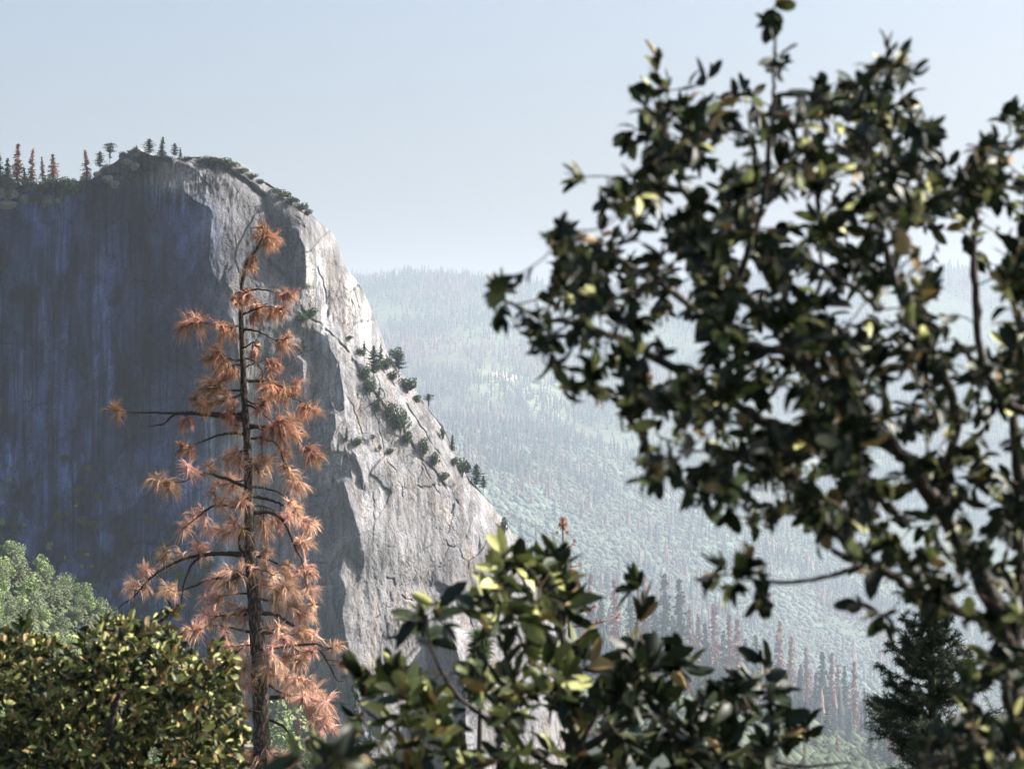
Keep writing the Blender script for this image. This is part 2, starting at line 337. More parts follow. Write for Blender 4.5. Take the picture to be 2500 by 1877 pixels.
def cliff_fields():
    X, Yp = np.meshgrid(GX, GY)
    wx = X + 5*fbm(X/60, Yp/60, o=4, s=40); wy = Yp + 5*fbm(X/60, Yp/60, o=4, s=44)
    sh = inpoly(wx, wy, SH[0]); sh2 = np.zeros(X.shape, bool)
    for p in SH[1:]: sh2 |= inpoly(wx, wy, p)
    g = np.where(sh, -.36, .80)
    g = np.where(~sh & (X > 720), .80+.15*smooth(700, 900, X), g)
    g = np.where(~sh & (X < 690) & (Yp < 760), .50, g)
    g = np.where(sh & (X < 420), -.14, g)
    g = np.where(sh & (X > 420) & (X < 600), -.24, g)
    # the shaded wall is made of broad vertical ribs
    g = g + np.where(sh, .16*fbm(X/70, Yp/600, o=3, s=50), .16*fbm(X/55, Yp/200, o=3, s=52))
    g = np.where(sh, np.minimum(g, .02), g)
    g = np.where(sh & (X > 690) & (Yp < 1110), -.5, g); g = np.where(sh2, -.95, g); sh = sh | sh2
    g = np.where(~sh & (X > 735) & (X < 800) & (Yp > 520) & (Yp < 800), 1.25, g); g = np.where(~sh & (Yp > 1480) & (X > 1118) & (X < 1200), 1.3, g)
    for k in range(2):       # soften the turns a little
        g = (np.roll(g, 1, 1)+g*2+np.roll(g, -1, 1))/4; g = (np.roll(g, 1, 0)+g*2+np.roll(g, -1, 0))/4
    # integrate the slopes (least squares, so that neighbouring rows agree)
    h = K*YC*STEP; lam = .09; gv = np.where(Yp < 1300, .12, .17)          # the wall leans back: depth grows upwards
    gx2 = np.vstack([g, g[::-1]]); gx2 = np.hstack([gx2, -gx2[:, ::-1]]); gy = -gv-.10*fbm(X/80, Yp/60, o=3, s=58); gy2 = np.vstack([gy, -gy[::-1]]); gy2 = np.hstack([gy2, gy2[:, ::-1]])
    kx = np.fft.fftfreq(gx2.shape[1])*2*np.pi; ky = np.fft.fftfreq(gx2.shape[0])*2*np.pi; KX, KY = np.meshgrid(kx, ky)
    den = KX**2+lam*KY**2; den[0, 0] = 1
    D = np.real(np.fft.ifft2((-1j*KX*np.fft.fft2(gx2)-lam*1j*KY*np.fft.fft2(gy2))/den))[:X.shape[0], :X.shape[1]]*h
    D -= D[np.searchsorted(GY, 900), np.searchsorted(GX, 420)]
    D = D + S*(1.2*fbm(X/30, Yp/110, o=4, s=60) + .75*fbm(X/8, Yp/16, o=5, s=64)*np.where(sh, .4, 1))
    # exfoliation plates and joint blocks: every plate stands a little proud of its neighbour
    jx, jy = X+14*fbm(X/40, Yp/40, o=4, s=91)+.32*Yp, Yp+22*fbm(X/50, Yp/50, o=4, s=92)
    amt = (.35+.65*smooth(-.2, .35, fbm(X/150, Yp/150, o=2, s=93)))*np.where(sh, 1.7, 1)
    i1, e1 = worley(jx/75, jy/170, 3); i2, e2 = worley(jx/26+3, jy/60, 4); i3, e3 = worley(jx/10, jy/17, 6)
    D += S*amt*(2.2*i1+.9*i2*smooth(-.1, .3, fbm(X/90, Yp/90, o=2, s=94)))+S*.45*i3*smooth(.05, .3, fbm(X/60, Yp/60, o=3, s=95))
    D += S*.9*np.exp(-(e1/.03)**2)*smooth(0, .3, fbm(X/50, Yp/80, o=2, s=96))
    for pl, w, d in CRACKS:
        dd = dist_poly(X+7*fbm(X/22, Yp/22, o=4, s=80), Yp+7*fbm(X/22, Yp/22, o=4, s=81), pl); D += S*d*(.45 if w > 3.5 else .5)*np.exp(-(dd/(w*.62))**2)*smooth(-.5, 0, fbm(X/25, Yp/25, o=2, s=83))
    rim = [(x, y) for x, y in OUT]
    d = dist_poly(X, Yp, rim)*K*YC
    Rr = (11.0+4*fbm(X/120, Yp/120, o=2, s=90))*(.25+.75*smooth(430, 640, X))*S*1.6; t = np.clip(d/Rr, 0, 1); D += Rr*1.3*(1-np.sqrt(1-(1-t)**2))
    return D, sh
CD, CSH = cliff_fields()
def cliff_y(px, py):
    fx = np.clip((np.asarray(px, float)-GX[0])/STEP, 0, len(GX)-2.001); fy = np.clip((np.asarray(py, float)-GY[0])/STEP, 0, len(GY)-2.001)
    ix = fx.astype(int); iy = fy.astype(int); a = fx-ix; b = fy-iy
    return YC+(CD[iy, ix]*(1-a)*(1-b)+CD[iy, ix+1]*a*(1-b)+CD[iy+1, ix]*(1-a)*b+CD[iy+1, ix+1]*a*b)
def build_cliff():
    xs = np.concatenate([np.arange(-900, -40, 6.), np.arange(-40, 1402, 1.6)]); nv = 760
    top = np.interp(xs, OX, OY); top = top+2.2*fbm(xs/14, xs*0, o=4, s=5)+3*fbm(xs/60, xs*0, o=2, s=6)
    v = np.linspace(0, 1, nv)**1.0
    PY = top[None]+(2150-top[None])*(1-v[:, None]); PX = np.broadcast_to(xs[None], PY.shape)
    Yd = cliff_y(PX, PY); V = PV(PX, PY, Yd)
    # rows over the crest and down the back, real thickness
    e = V[-1]; rows = []
    for dy, dz in ((6, .6), (18, .8), (45, -2), (100, -12), (180, -40), (260, -120), (300, -400)):
        r = e.copy(); r[:, 1] += dy*S; r[:, 2] += S*dz+1.5*fbm(xs/30, xs*0+dy, o=3, s=7)*(dz > -50)-smooth(600, 1300, xs)*dy*.25; rows.append(r)
    V = np.concatenate([V, np.array(rows)], 0); m, n = V.shape[:2]
    i = np.arange(m-1)[:, None]*n; j = np.arange(n-1)[None]
    q = np.stack([i+j, i+j+1, i+n+j+1, i+n+j], -1).reshape(-1, 4)
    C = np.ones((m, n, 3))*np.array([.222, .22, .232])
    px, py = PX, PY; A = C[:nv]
    pale = smooth(.15, .5, fbm(px/26, py/140, o=4, s=11))*np.exp(-((px-815)/75)**2-((py-745)/120)**2)
    pale += .8*smooth(-.1, .4, fbm(px/18, py/200, o=4, s=12))*np.exp(-((px-900)/55)**2-((py-800)/90)**2)
    pale += .9*np.exp(-((px-(700+(py-600)*.33)+14)/26)**2)*smooth(600, 640, py)*(1-smooth(830, 900, py))*0+.7*np.exp(-((px-765)/22)**2-((py-680)/50)**2)
    A += .42*np.clip(pale, 0, 1)[..., None]
    dk = smooth(.0, .4, fbm(px/22, py/60, o=4, s=13))*np.exp(-((px-840)/60)**2-((py-640)/90)**2); A *= (1-.35*dk)[..., None]
    # pale water streaks, dark stains and painted blue shade on the big wall
    stx = smooth(-.05, .45, fbm(px/13, py/330, o=4, s=14))*np.exp(-((px-240-(py-600)*.05)/60)**2)*smooth(470, 560, py)*(1-smooth(900, 1150, py))
    A *= (1-.35*np.exp(-((px-375+.04*(py-600))/62)**2)*smooth(450, 560, py))[..., None]; A += .34*stx[..., None]*np.array([1, .97, .92])
    st2 = smooth(.0, .5, fbm(px/20, py/230, o=4, s=15))*smooth(700, 900, py)*(1-smooth(1100, 1300, py))*(px < 620)
    A += .16*st2[..., None]
    dk2 = smooth(-.1, .45, fbm(px/38, py/420, o=3, s=16))*(px < 560); wl = (1-smooth(440, 600, px+25*fbm(px/30, py/90, o=3, s=110)))[..., None]; A *= (1-.45*dk2)[..., None]*(1-wl*np.array([.73, .60, .12])*smooth(430, 490, py+.25*(390-px))[..., None])  # wall also darkened and blued by colour, standing in for skylit shade
    veg = smooth(0.0, .3, fbm(px/60, py/60, o=5, s=17))*smooth(1050, 1250, py)*(px < 560); A[:] = A*(1-.8*veg[..., None])+np.array([.022, .04, .045])*.8*veg[..., None]
    jx, jy = px+14*fbm(px/40, py/40, o=4, s=91)+.32*py, py+22*fbm(px/50, py/50, o=4, s=92)
    i1, e1 = worley(jx/75, jy/170, 3); i2, e2 = worley(jx/26+3, jy/60, 4)
    ws = 1-smooth(500, 620, px); A *= (1+(.34+.5*ws)*(i1-.5)+(.22+.3*ws)*(i2-.5))[..., None]
    A *= (1+.9*ws*fbm(px/34, py/80, o=5, s=120)).clip(.3, 2)[..., None]
    ck = np.exp(-(e1/.022)**2)*smooth(-.05, .2, fbm(px/40, py/60, o=3, s=97))+.8*np.exp(-(e2/.03)**2)*smooth(.12, .3, fbm(px/50, py/50, o=3, s=98)); A *= (1-.6*np.clip(ck, 0, 1))[..., None]
    pit = smooth(.28, .42, fbm(px/3.2, py/4.5, o=2, s=99))*smooth(0, .35, fbm(px/70, py/70, o=3, s=100)); A *= (1-.5*pit)[..., None]
    strk = smooth(.12, .22, fbm(px/6, py/200, o=3, s=101))*smooth(-.2, .3, fbm(px/90, py/200, o=2, s=102)); A *= (1-(.28+.25*ws)*strk)[..., None]; pst = smooth(.16, .26, fbm(px/5, py/160, o=3, s=121))*smooth(0, .3, fbm(px/60, py/120, o=2, s=122))*ws; A *= (1+.8*pst)[..., None]
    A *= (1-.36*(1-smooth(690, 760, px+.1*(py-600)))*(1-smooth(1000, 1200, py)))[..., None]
    fl = smooth(.1, .5, fbm(px/50, py/90, o=4, s=18)); A *= (1-.16*fl*(px > 560))[..., None]
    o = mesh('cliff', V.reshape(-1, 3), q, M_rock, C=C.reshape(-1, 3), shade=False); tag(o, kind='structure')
build_cliff()

# ---------------------------------------------------------------- vegetation builders
def quads(cent, size, rs, flat=.0):
    """random little leaf-clump quads"""
    n = len(cent); a = rs.normal(size=(n, 3)); a[:, 2] *= .6; a /= np.linalg.norm(a, axis=1)[:, None]
    b = np.cross(a, rs.normal(size=(n, 3))); b /= np.linalg.norm(b, axis=1)[:, None]+1e-9
    s = np.asarray(size)*(.6+.8*rs.random(n)); a = a*s[:, None]; b = b*s[:, None]*.7
    V = np.stack([cent-a, cent-b*.9, cent+a*.9, cent+b], 1).reshape(-1, 3)
    return V, np.arange(4*n).reshape(-1, 4)
def conifer_mesh(seed, h, w, tone, kind='spire', dense=1.0, base=.12):
    """unit conifer of height h: returns (trunk object, crown MB)"""
    rs = np.random.default_rng(seed); tr = MB(); cr = MB()
    lean = rs.normal(size=2)*.02*h
    zz = np.linspace(0, 1, 7); pts = np.stack([lean[0]*zz**2, lean[1]*zz**2, zz*h-(.06*h)*(zz == 0)], -1)
    tr.tube(pts, (1-zz*.93)*h*.016, C=(.10, .075, .06), n=5)
    lev = int(20*dense)+8; C0 = np.array(tone)
    for L in range(lev):
        f = base+(1-base)*(L+rs.random()*.7)/lev; z = f*h
        if kind == 'spire': rad = w*(1-f)**.8*(.55+.6*rs.random())+.01*h
        elif kind == 'pine': rad = w*(math.sin(math.pi*min(1, (f-base)/(1-base)*.82+.18))**.7)*(.45+.75*rs.random())
        else: rad = w*(.25+.8*max(0, math.sin(math.pi*min(1, (f-.52)/.5)))**.6)*(.35+.85*rs.random()) if f > .56 else w*.35*rs.random()**2
        nb = rs.integers(4, 7)
        for k in range(nb):
            az = rs.random()*6.283; r = rad*(.65+.5*rs.random()); m = max(3, int(r/(h*.014)))
            if kind == 'dead' and rs.random() < .3: continue
            t = (np.arange(m)+rs.random(m))/m
            droop = -.25*r*t if kind == 'spire' else .12*r*t
            c = np.stack([lean[0]*f*f+np.cos(az)*r*t, lean[1]*f*f+np.sin(az)*r*t, z+droop], -1)+rs.normal(size=(m, 3))*h*.008
            V, Q = quads(c, h*.028*(1.15-.45*t), rs); cc = C0*(.65+.7*rs.random())
            cr.add(V, Q=Q, C=cc*(1+.15*rs.normal(size=(len(V), 1))).clip(.5, 1.5))
    return tr, cr
def blob_mesh(seed, w, h, tone, n=900, leaf=.045, trunk=True, lumps=9):
    rs = np.random.default_rng(seed); tr = MB(); cr = MB(); C0 = np.array(tone)
    lc = rs.normal(size=(lumps, 3)); lc /= np.linalg.norm(lc, axis=1)[:, None]; lc *= rs.random((lumps, 1))**.5*.62
    lr = .28+.22*rs.random(lumps)
    for k in range(lumps):
        m = n//lumps; d = rs.normal(size=(m, 3)); d /= np.linalg.norm(d, axis=1)[:, None]
        c = (lc[k]+d*(lr[k]*(.75+.35*rs.random((m, 1)))))*np.array([w/2, w/2, h/2])+np.array([0, 0, h*.55])
        c[:, 2] = np.maximum(c[:, 2], .02*h*rs.random(m))
        V, Q = quads(c, leaf*max(w, h), rs)
        cr.add(V, Q=Q, C=C0*(.7+.6*rs.random())*(1+.18*rs.normal(size=(len(V), 1))).clip(.5, 1.6))
        tr.tube(spline([[0, 0, -.05*h], [lc[k][0]*w*.12, lc[k][1]*w*.12, h*.25], list(lc[k]*np.array([w/2, w/2, h/2])*.9+np.array([0, 0, h*.5]))], 3), np.linspace(.02*w, .006*w, 7), C=(.11, .09, .075), n=4)
    return tr, cr
proto = {}
def get_proto(key, maker):
    """returns list of (part name, mesh data) for a kind, built once at unit height"""
    if key not in proto:
        tr, cr = maker(); a = tr.build('trunk', M_wood); b = cr.build('crown', M_far)
        proto[key] = (a.data, b.data); bpy.data.objects.remove(a); bpy.data.objects.remove(b)
    return proto[key]
def plant(name, key, maker, loc, sc, rz, label, cat, group=None, names=('trunk', 'crown')):
    d = get_proto(key, maker); e = empty(name, loc, label, cat, group)
    e.scale = sc if hasattr(sc, '__len__') else (sc, sc, sc); e.rotation_euler = (0, 0, rz)
    for nm, me in zip(names, d):
        o = bpy.data.objects.new(nm, me); col.objects.link(o); o.parent = e
    return e
G_LIVE, G_DEAD, G_OLIVE, G_FRESH = (.045, .075, .048), (.24, .12, .09), (.17, .20, .12), (.26, .33, .15)
def mk(kind, v):
    return {
     'green': lambda: conifer_mesh(100+v, 1, .24, G_LIVE, 'spire', 1.2, .10),
     'dead': lambda: conifer_mesh(200+v, 1, .2, G_DEAD, 'spire', .9, .12),
     'pine': lambda: conifer_mesh(300+v, 1, .32, (.04, .062, .04), 'pine', 1.0, .22),
     'flat': lambda: conifer_mesh(400+v, 1, .42, (.04, .06, .038), 'flat', 1.0, .3),
     'bush': lambda: blob_mesh(500+v, 1.0, .62, (.06, .085, .042), 900, .04),
     'lush': lambda: blob_mesh(600+v, 1.0, 1.05, G_OLIVE, 1500, .03, lumps=14),
     'fresh': lambda: blob_mesh(700+v, 1.0, 1.15, G_FRESH, 1500, .03, lumps=13),
     'scrub': lambda: blob_mesh(800+v, 1.0, .6, (.12, .155, .07), 260, .06, lumps=5)}[kind]
PX1 = K*YC
def cliff_plant(name, kind, v, px, py, hpx, label, cat, group, wpx=None, depth=None, rz=None):
    ty = np.interp(px, OX, OY); Y = float(cliff_y(px, max(py-4, ty+2)))-.5 if depth is None else depth
    p = P(px, py, Y); s = hpx*K*Y
    if kind in ('bush', 'lush', 'fresh'):
        unit = {'bush': .62, 'lush': 1.05, 'fresh': 1.15}[kind]; sc = ((wpx or hpx*1.4)*K*Y, (wpx or hpx*1.4)*K*Y*.8, s/unit*1.05)
    else: sc = (s*(1 if wpx is None else wpx), s*(1 if wpx is None else wpx), s)
    return plant(name, (kind, v), mk(kind, v), p, sc, random.random()*6.28 if rz is None else rz, label, cat, group, ('trunk', 'crown') if 'shrub' not in name else ('stem', 'foliage'))
G1 = 'conifers on the plateau left of the dome'
for a in [('dead_conifer', 'dead', 0, 43, 452, 100, 'tallest reddish brown dead conifer on the plateau at the far left', 1.15),
          ('dead_conifer', 'dead', 1, 77, 448, 84, 'slim reddish dead conifer just right of the tallest dead one on the plateau', .95),
          ('dead_conifer', 'dead', 2, 104, 446, 62, 'thin faded brown conifer between two broader dead conifers on the plateau', .8),
          ('dead_conifer', 'dead', 3, 130, 446, 70, 'broad bushy dead conifer with brown lower half above the plateau shrubs', 1.4),
          ('dead_conifer', 'dead', 1, 212, 446, 78, 'lone reddish dead conifer at the left foot of the dome', 1.1),
          ('green_conifer', 'green', 0, 18, 450, 62, 'green conifer just left of the tallest dead conifer', 1.3),
          ('green_conifer', 'green', 1, -2, 450, 75, 'green conifer cut by the left edge of the photo', 1.3),
          ('green_conifer', 'green', 2, 60, 452, 40, 'low green conifer between the two tallest dead conifers', 1.3)]:
    cliff_plant(a[0], a[1], a[2], a[3], a[4], a[5], a[6], 'tree', G1, wpx=a[7]*1.3)
G2 = 'pines on the summit of the dome'
for a in [('summit_pine', 'pine', 0, 244, 418, 48, 'dark leaning pine lowest on the left shoulder of the dome', 1.2),
          ('summit_pine', 'flat', 0, 268, 404, 54, 'flat topped pine with a bare trunk on the left shoulder of the dome', 1.0),
          ('summit_pine', 'green', 3, 333, 372, 17, 'tiny conifer on the summit rocks, left of the taller summit pines', 1.5),
          ('summit_pine', 'pine', 1, 364, 383, 44, 'round crowned pine, leftmost of the tall ones on the summit', 1.25),
          ('summit_pine', 'green', 1, 395, 389, 54, 'tallest layered conifer in the middle of the summit group', 1.5),
          ('summit_pine', 'pine', 2, 427, 388, 38, 'dark bushy pine right of the tallest summit conifer', 1.1),
          ('summit_pine', 'green', 2, 441, 388, 27, 'small thin conifer, rightmost in the summit group', 1.3)]:
    cliff_plant(a[0], a[1], a[2], a[3], a[4], a[5], a[6], 'tree', G2, wpx=a[7])
G3 = 'shrubs along the top of the cliff'
for i, (x, y, h, w) in enumerate([(8, 462, 34, 60), (30, 470, 32, 50), (70, 462, 26, 45), (100, 478, 34, 60), (125, 470, 40, 70), (150, 485, 44, 80), (180, 475, 40, 70), (205, 460, 30, 44), (165, 462, 30, 60), (90, 500, 26, 50), (20, 487, 22, 30),
        (300, 386, 16, 30), (318, 376, 10, 24), (350, 384, 14, 24), (380, 392, 14, 30), (410, 392, 12, 30), (460, 392, 10, 40), (500, 390, 14, 40), (520, 392, 20, 42), (545, 398, 22, 40), (565, 404, 20, 36), (590, 415, 14, 36), (612, 428, 14, 30),
        (635, 442, 14, 26), (690, 478, 24, 34), (712, 494, 24, 34), (735, 508, 24, 32), (752, 520, 20, 24), (672, 464, 14, 24)]):
    pos = 'on the plateau left of the dome' if x < 220 else 'on the summit rocks of the dome' if x < 470 else 'along the upper right rim of the dome' if x < 650 else 'on the steep right rim below the summit'
    if x > 480: y += 9; w *= 1.45
    cliff_plant('rim_shrub', 'bush', i % 4, x, y, h, 'dark green shrub '+pos, 'shrub', G3, wpx=w)
G4 = 'trees and shrubs on the ledges of the sunlit slab'
for a in [('ledge_conifer', 'green', 0, 889, 868, 36, 'small conifer at the top of the diagonal ledge', 1.3), ('ledge_conifer', 'pine', 3, 912, 930, 86, 'tallest dark conifer on the diagonal ledge', .75),
          ('ledge_conifer', 'green', 2, 930, 880, 40, 'slim conifer behind the tallest one on the ledge', 1.2),
          ('ledge_conifer', 'pine', 0, 974, 912, 52, 'spreading conifer leaning out over the right skyline of the slab', 1.6), ('ledge_conifer', 'flat', 1, 1046, 1002, 40, 'flat topped little pine on the right skyline halfway down', 1.0),
          ('ledge_conifer', 'green', 1, 923, 1008, 62, 'dark conifer below the shrubs in the middle of the ledge', 1.2), ('ledge_conifer', 'green', 3, 1104, 1102, 40, 'narrow conifer on the skyline above the two lowest pines', 1.3),
          ('ledge_conifer', 'pine', 1, 1162, 1196, 64, 'tall pine lowest on the skyline of the slab', 1.0), ('ledge_conifer', 'pine', 2, 740, 872, 44, 'lone leaning pine on the pale pillar', 1.2),
          ('ledge_conifer', 'green', 2, 845, 1080, 38, 'young conifer at the edge of the deep shadow', 1.2), ('ledge_conifer', 'flat', 2, 909, 1085, 24, 'tiny crooked pine on the slab right of the shadow edge', 1.0),
          ('ledge_conifer', 'pine', 3, 1180, 1200, 40, 'smaller pine beside the lowest skyline pine', 1.0)]:
    cliff_plant(a[0], a[1], a[2], a[3], a[4], a[5], a[6], 'tree', G4, wpx=a[7])
for a in [(880, 870, 22, 30, 'small dark shrub at the top of the diagonal ledge'), (967, 885, 38, 50, 'rounded bush on the skyline beside the spreading conifer'), (995, 960, 42, 56, 'large bush on the skyline below the spreading conifer'), (1018, 985, 24, 34, 'low shrub on the skyline just left of the flat topped pine'),
          (890, 935, 40, 34, 'shrub at the upper left of the lower ledge belt'), (903, 968, 50, 44, 'light olive shrub above the dark conifer on the ledge'), (952, 1030, 50, 46, 'dense shrub at the top of the biggest thicket on the slab'), (978, 1062, 66, 60, 'largest thicket on the ledge in the middle of the slab'),
          (996, 1088, 40, 36, 'tail of the big thicket, lowest and smallest part'), (1035, 1115, 48, 40, 'shrub below the big thicket on the slab'), (1061, 1142, 40, 34, 'loose shrub lower down the ledge line'), (1085, 1175, 26, 34, 'lowest shrub on the ledge line'), (1080, 1078, 40, 18, 'narrow shrub on the skyline halfway down the slab'),
          (1129, 1165, 48, 50, 'dense bush on the skyline beside the lowest pine'), (1110, 1140, 26, 28, 'small bush just above the dense skyline bush'), (760, 780, 30, 50, 'bright green bush on top of the pale pillar'), (735, 792, 30, 46, 'left half of the bush on the pale pillar, in shade'), (872, 1090, 24, 38, 'dark shrub right of the young conifer at the shadow edge'),
          (927, 1102, 18, 14, 'tiny shrub alone on the slab, left of another tiny one'), (952, 1110, 18, 24, 'tiny spreading shrub alone on the slab'), (1230, 1312, 52, 26, 'dark shrub in a cleft low on the right edge of the slab'), (925, 905, 30, 36, 'shrub beside the tallest ledge conifer'), (945, 905, 34, 40, 'shrub in the gap right of the tallest ledge conifer'), (960, 930, 26, 40, 'low shrub between the ledge and the skyline'), (855, 830, 12, 20, 'tiny shrub above the ledge under the bright white rock')]:
    cliff_plant('ledge_shrub', 'bush', random.randrange(4), a[0], a[1], a[2], a[4], 'shrub', G4, wpx=a[3])
for i, (x, y, h, w) in enumerate([(126, 1335, 14, 14), (212, 1360, 12, 20), (200, 1390, 14, 16), (225, 1388, 10, 18), (159, 1369, 14, 8), (120, 1350, 30, 18), (769, 1505, 30, 16), (752, 1535, 16, 14), (185, 1240, 10, 16), (60, 1290, 14, 22), (20, 1180, 14, 20), (5, 1290, 30, 20)]):
    cliff_plant('wall_shrub', 'fresh', i % 3, x, y, h, 'small green shrub clinging to the '+('shaded wall above the lower left trees' if x < 600 else 'foot of the shaded wall right of the dead pine'), 'shrub', 'shrubs clinging to the shaded wall', wpx=w)
rw = np.random.default_rng(77)
for i in range(60):
    x = rw.uniform(-20, 520); y = rw.uniform(1130, 1500)
    if rw.random() > .35+.65*(y-1130)/370: continue
    h = rw.uniform(14, 34); cliff_plant('wall_shrub', 'bush', i % 4, x, y, h, 'dark shaded bush on the lower part of the big shadowed wall', 'shrub', 'dark bushes on the lower shaded wall', wpx=h*rw.uniform(1, 1.8))
# boulders on the plateau
def rock_mesh(seed):
    rs = np.random.default_rng(seed); import bmesh
    bm = bmesh.new(); bmesh.ops.create_icosphere(bm, subdivisions=4, radius=1); V = np.array([v.co[:] for v in bm.verts]); F = np.array([[v.index for v in f.verts] for f in bm.faces]); bm.free()
    for k in range(9):
        d = rs.normal(size=3); d /= np.linalg.norm(d); s = V@d; c = .55+.3*rs.random(); V -= np.outer(np.maximum(s-c, 0), d)*.9
    V *= (1+.08*fbm(V[:, 0]*2+seed, V[:, 1]*2, V[:, 2]*2, 4))[:, None]
    return mesh('boulder', V, F, M_rock, C=np.ones((len(V), 3))*.15)
for i, (x, y, w, h) in enumerate([(5, 470, 34, 34), (28, 476, 44, 30), (62, 486, 30, 26), (72, 462, 34, 20), (118, 492, 34, 34), (145, 492, 28, 14), (20, 500, 50, 24), (265, 440, 34, 20), (278, 452, 34, 20), (330, 408, 24, 20), (300, 384, 20, 14), (338, 377, 22, 14), (240, 428, 26, 16), (310, 395, 30, 14)]):
    Y = float(cliff_y(x, max(y, np.interp(x, OX, OY)+3))); o = rock_mesh(i); o.location = P(x, y, Y+w*PX1*.15); o.scale = (w*PX1*.55, w*PX1*.5, h*PX1*.6); o.rotation_euler = (0, 0, i)
    tag(o, 'grey granite boulder '+('on the plateau at the far left, among shrubs' if x < 200 else 'on the shoulder and summit of the dome'), 'boulder', 'boulders at the cliff top')

# ---------------------------------------------------------------- valley trees that count as individuals
def ground_plant(name, kind, v, x, y, h, label, cat, group, wide=1.0, names=('trunk', 'crown'), zoff=0):
    z = float(H(np.array([x]), np.array([y]))[0])+zoff
    return plant(name, (kind, v), mk(kind, v), (x, y, z-.3), (h*wide, h*wide, h), random.random()*6.28, label, cat, group, names)
rs = np.random.default_rng(5)
TIPS = [(1623, 1404), (1663, 1417), (1684, 1484), (1705, 1497), (1743, 1472), (1781, 1501), (1800, 1508), (1849, 1548), (1901, 1514), (1929, 1556), (1971, 1581), (2007, 1588), (2030, 1594), (2044, 1624), (2061, 1624), (2084, 1611),
        (1575, 1400), (1540, 1440), (1500, 1410), (1470, 1450), (1440, 1400), (1415, 1440), (1600, 1460), (1645, 1500), (1820, 1560), (1870, 1590), (1950, 1620), (1990, 1640), (2110, 1680), (2140, 1700), (2170, 1690), (1725, 1520), (1765, 1540)]
BR = {4, 5, 6, 2, 3, 8, 9, 10, 12, 13, 15, 16, 18, 20, 25, 29}
def base_depth(px, d0=1330): return d0
for i, (x, y) in enumerate(TIPS):
    Y = 1850+rs.normal()*30; X = (x-1250)*K*Y; zg = float(H(np.array([X]), np.array([Y]))[0]); zt = (938.5-y)*K*Y; h = max(26, zt-zg)
    dead = i in BR
    ground_plant('dead_conifer' if dead else 'green_conifer', 'dead' if dead else 'green', i % 4, X, Y, h,
      ('tall brown dead conifer' if dead else 'tall dark green conifer')+(' on the spur right of the cliff, rising into the hazy slope' if x < 1700 else ' on the lower right spur, reaching above its neighbours'), 'tree', 'tall conifers standing on the spur below the valley', .8)
n = 0
while n < 135:
    px = rs.uniform(1385, 2330); Y = rs.uniform(1230, 2000); X = (px-1250)*K*Y; z = float(H(np.array([X]), np.array([Y]))[0]); py = 938.5-z/(K*Y)
    if py > 2000: continue
    h = rs.uniform(16, 34)*Y/1800; dead = rs.random() < .33
    ground_plant('dead_conifer' if dead else 'green_conifer', 'dead' if dead else 'green', int(rs.integers(4)), X, Y, h,
      'brown dead conifer within the crowded stand on the spur' if dead else 'hazy green conifer within the crowded stand on the spur', 'tree', 'crowded conifer stand on the spur', 1.05); n += 1
# conifers of the middle slope, nearest ones
def py_of(x, y): return 938.5-H(x, y)/(K*y)
cand = []
while len(cand) < 100:
    px = rs.uniform(1180, 2450); Y = rs.uniform(2300, 3100); X = (px-1250)*K*Y
    d = fbm(np.array([X/220]), np.array([Y/220]), o=3, s=77)[0]
    if d+.25*rs.normal()+.35*(px < 1500) < .0: continue
    cand.append((X, Y))
for X, Y in cand:
    dead = rs.random() < .5
    ground_plant('dead_conifer' if dead else 'green_conifer', 'dead' if dead else 'green', int(rs.integers(4)), X, Y, rs.uniform(18, 32),
      'slim rust brown dead conifer scattered over the hazy scrub slope' if dead else 'slim green conifer scattered over the hazy scrub slope', 'tree', 'scattered conifers of the middle slope', .85)
# lower left hillside trees
pts = []
for i in range(900):
    px = rs.uniform(-260, 470); Y = rs.uniform(210, 317); X = (px-1250)*K*Y
    if all((X-a)**2+(Y-b)**2 > 4.5 for a, b in pts): pts.append((X, Y))
for i, (X, Y) in enumerate(pts[:230]):
    k = 'fresh' if rs.random() < .3 else 'lush'
    ground_plant('hillside_oak', k, int(rs.integers(4)), X, Y, rs.uniform(2.2, 3.8), 'rounded leafy tree in the hazy grey green wood at lower left' if k == 'lush' else 'brighter fresh green tree in the hazy wood at lower left', 'tree', 'leafy trees on the lower left hillside', 1.05)
for x, y, hh in [(212, 1466, 40), (185, 1470, 46), (45, 1370, 42), (20, 1366, 40), (120, 1450, 60), (245, 1512, 50), (285, 1545, 44)]:
    Y = 315; X = (x-1250)*K*Y; z = (938.5-y)*K*Y
    zg = float(H(np.array([X]), np.array([Y]))[0]); ground_plant('hillside_oak', 'fresh', 1, X, Y, max(2.5, z+hh*K*Y-zg), 'tall bright tree standing up along the crest of the lower left wood', 'tree', 'crest trees of the lower left wood', .75)
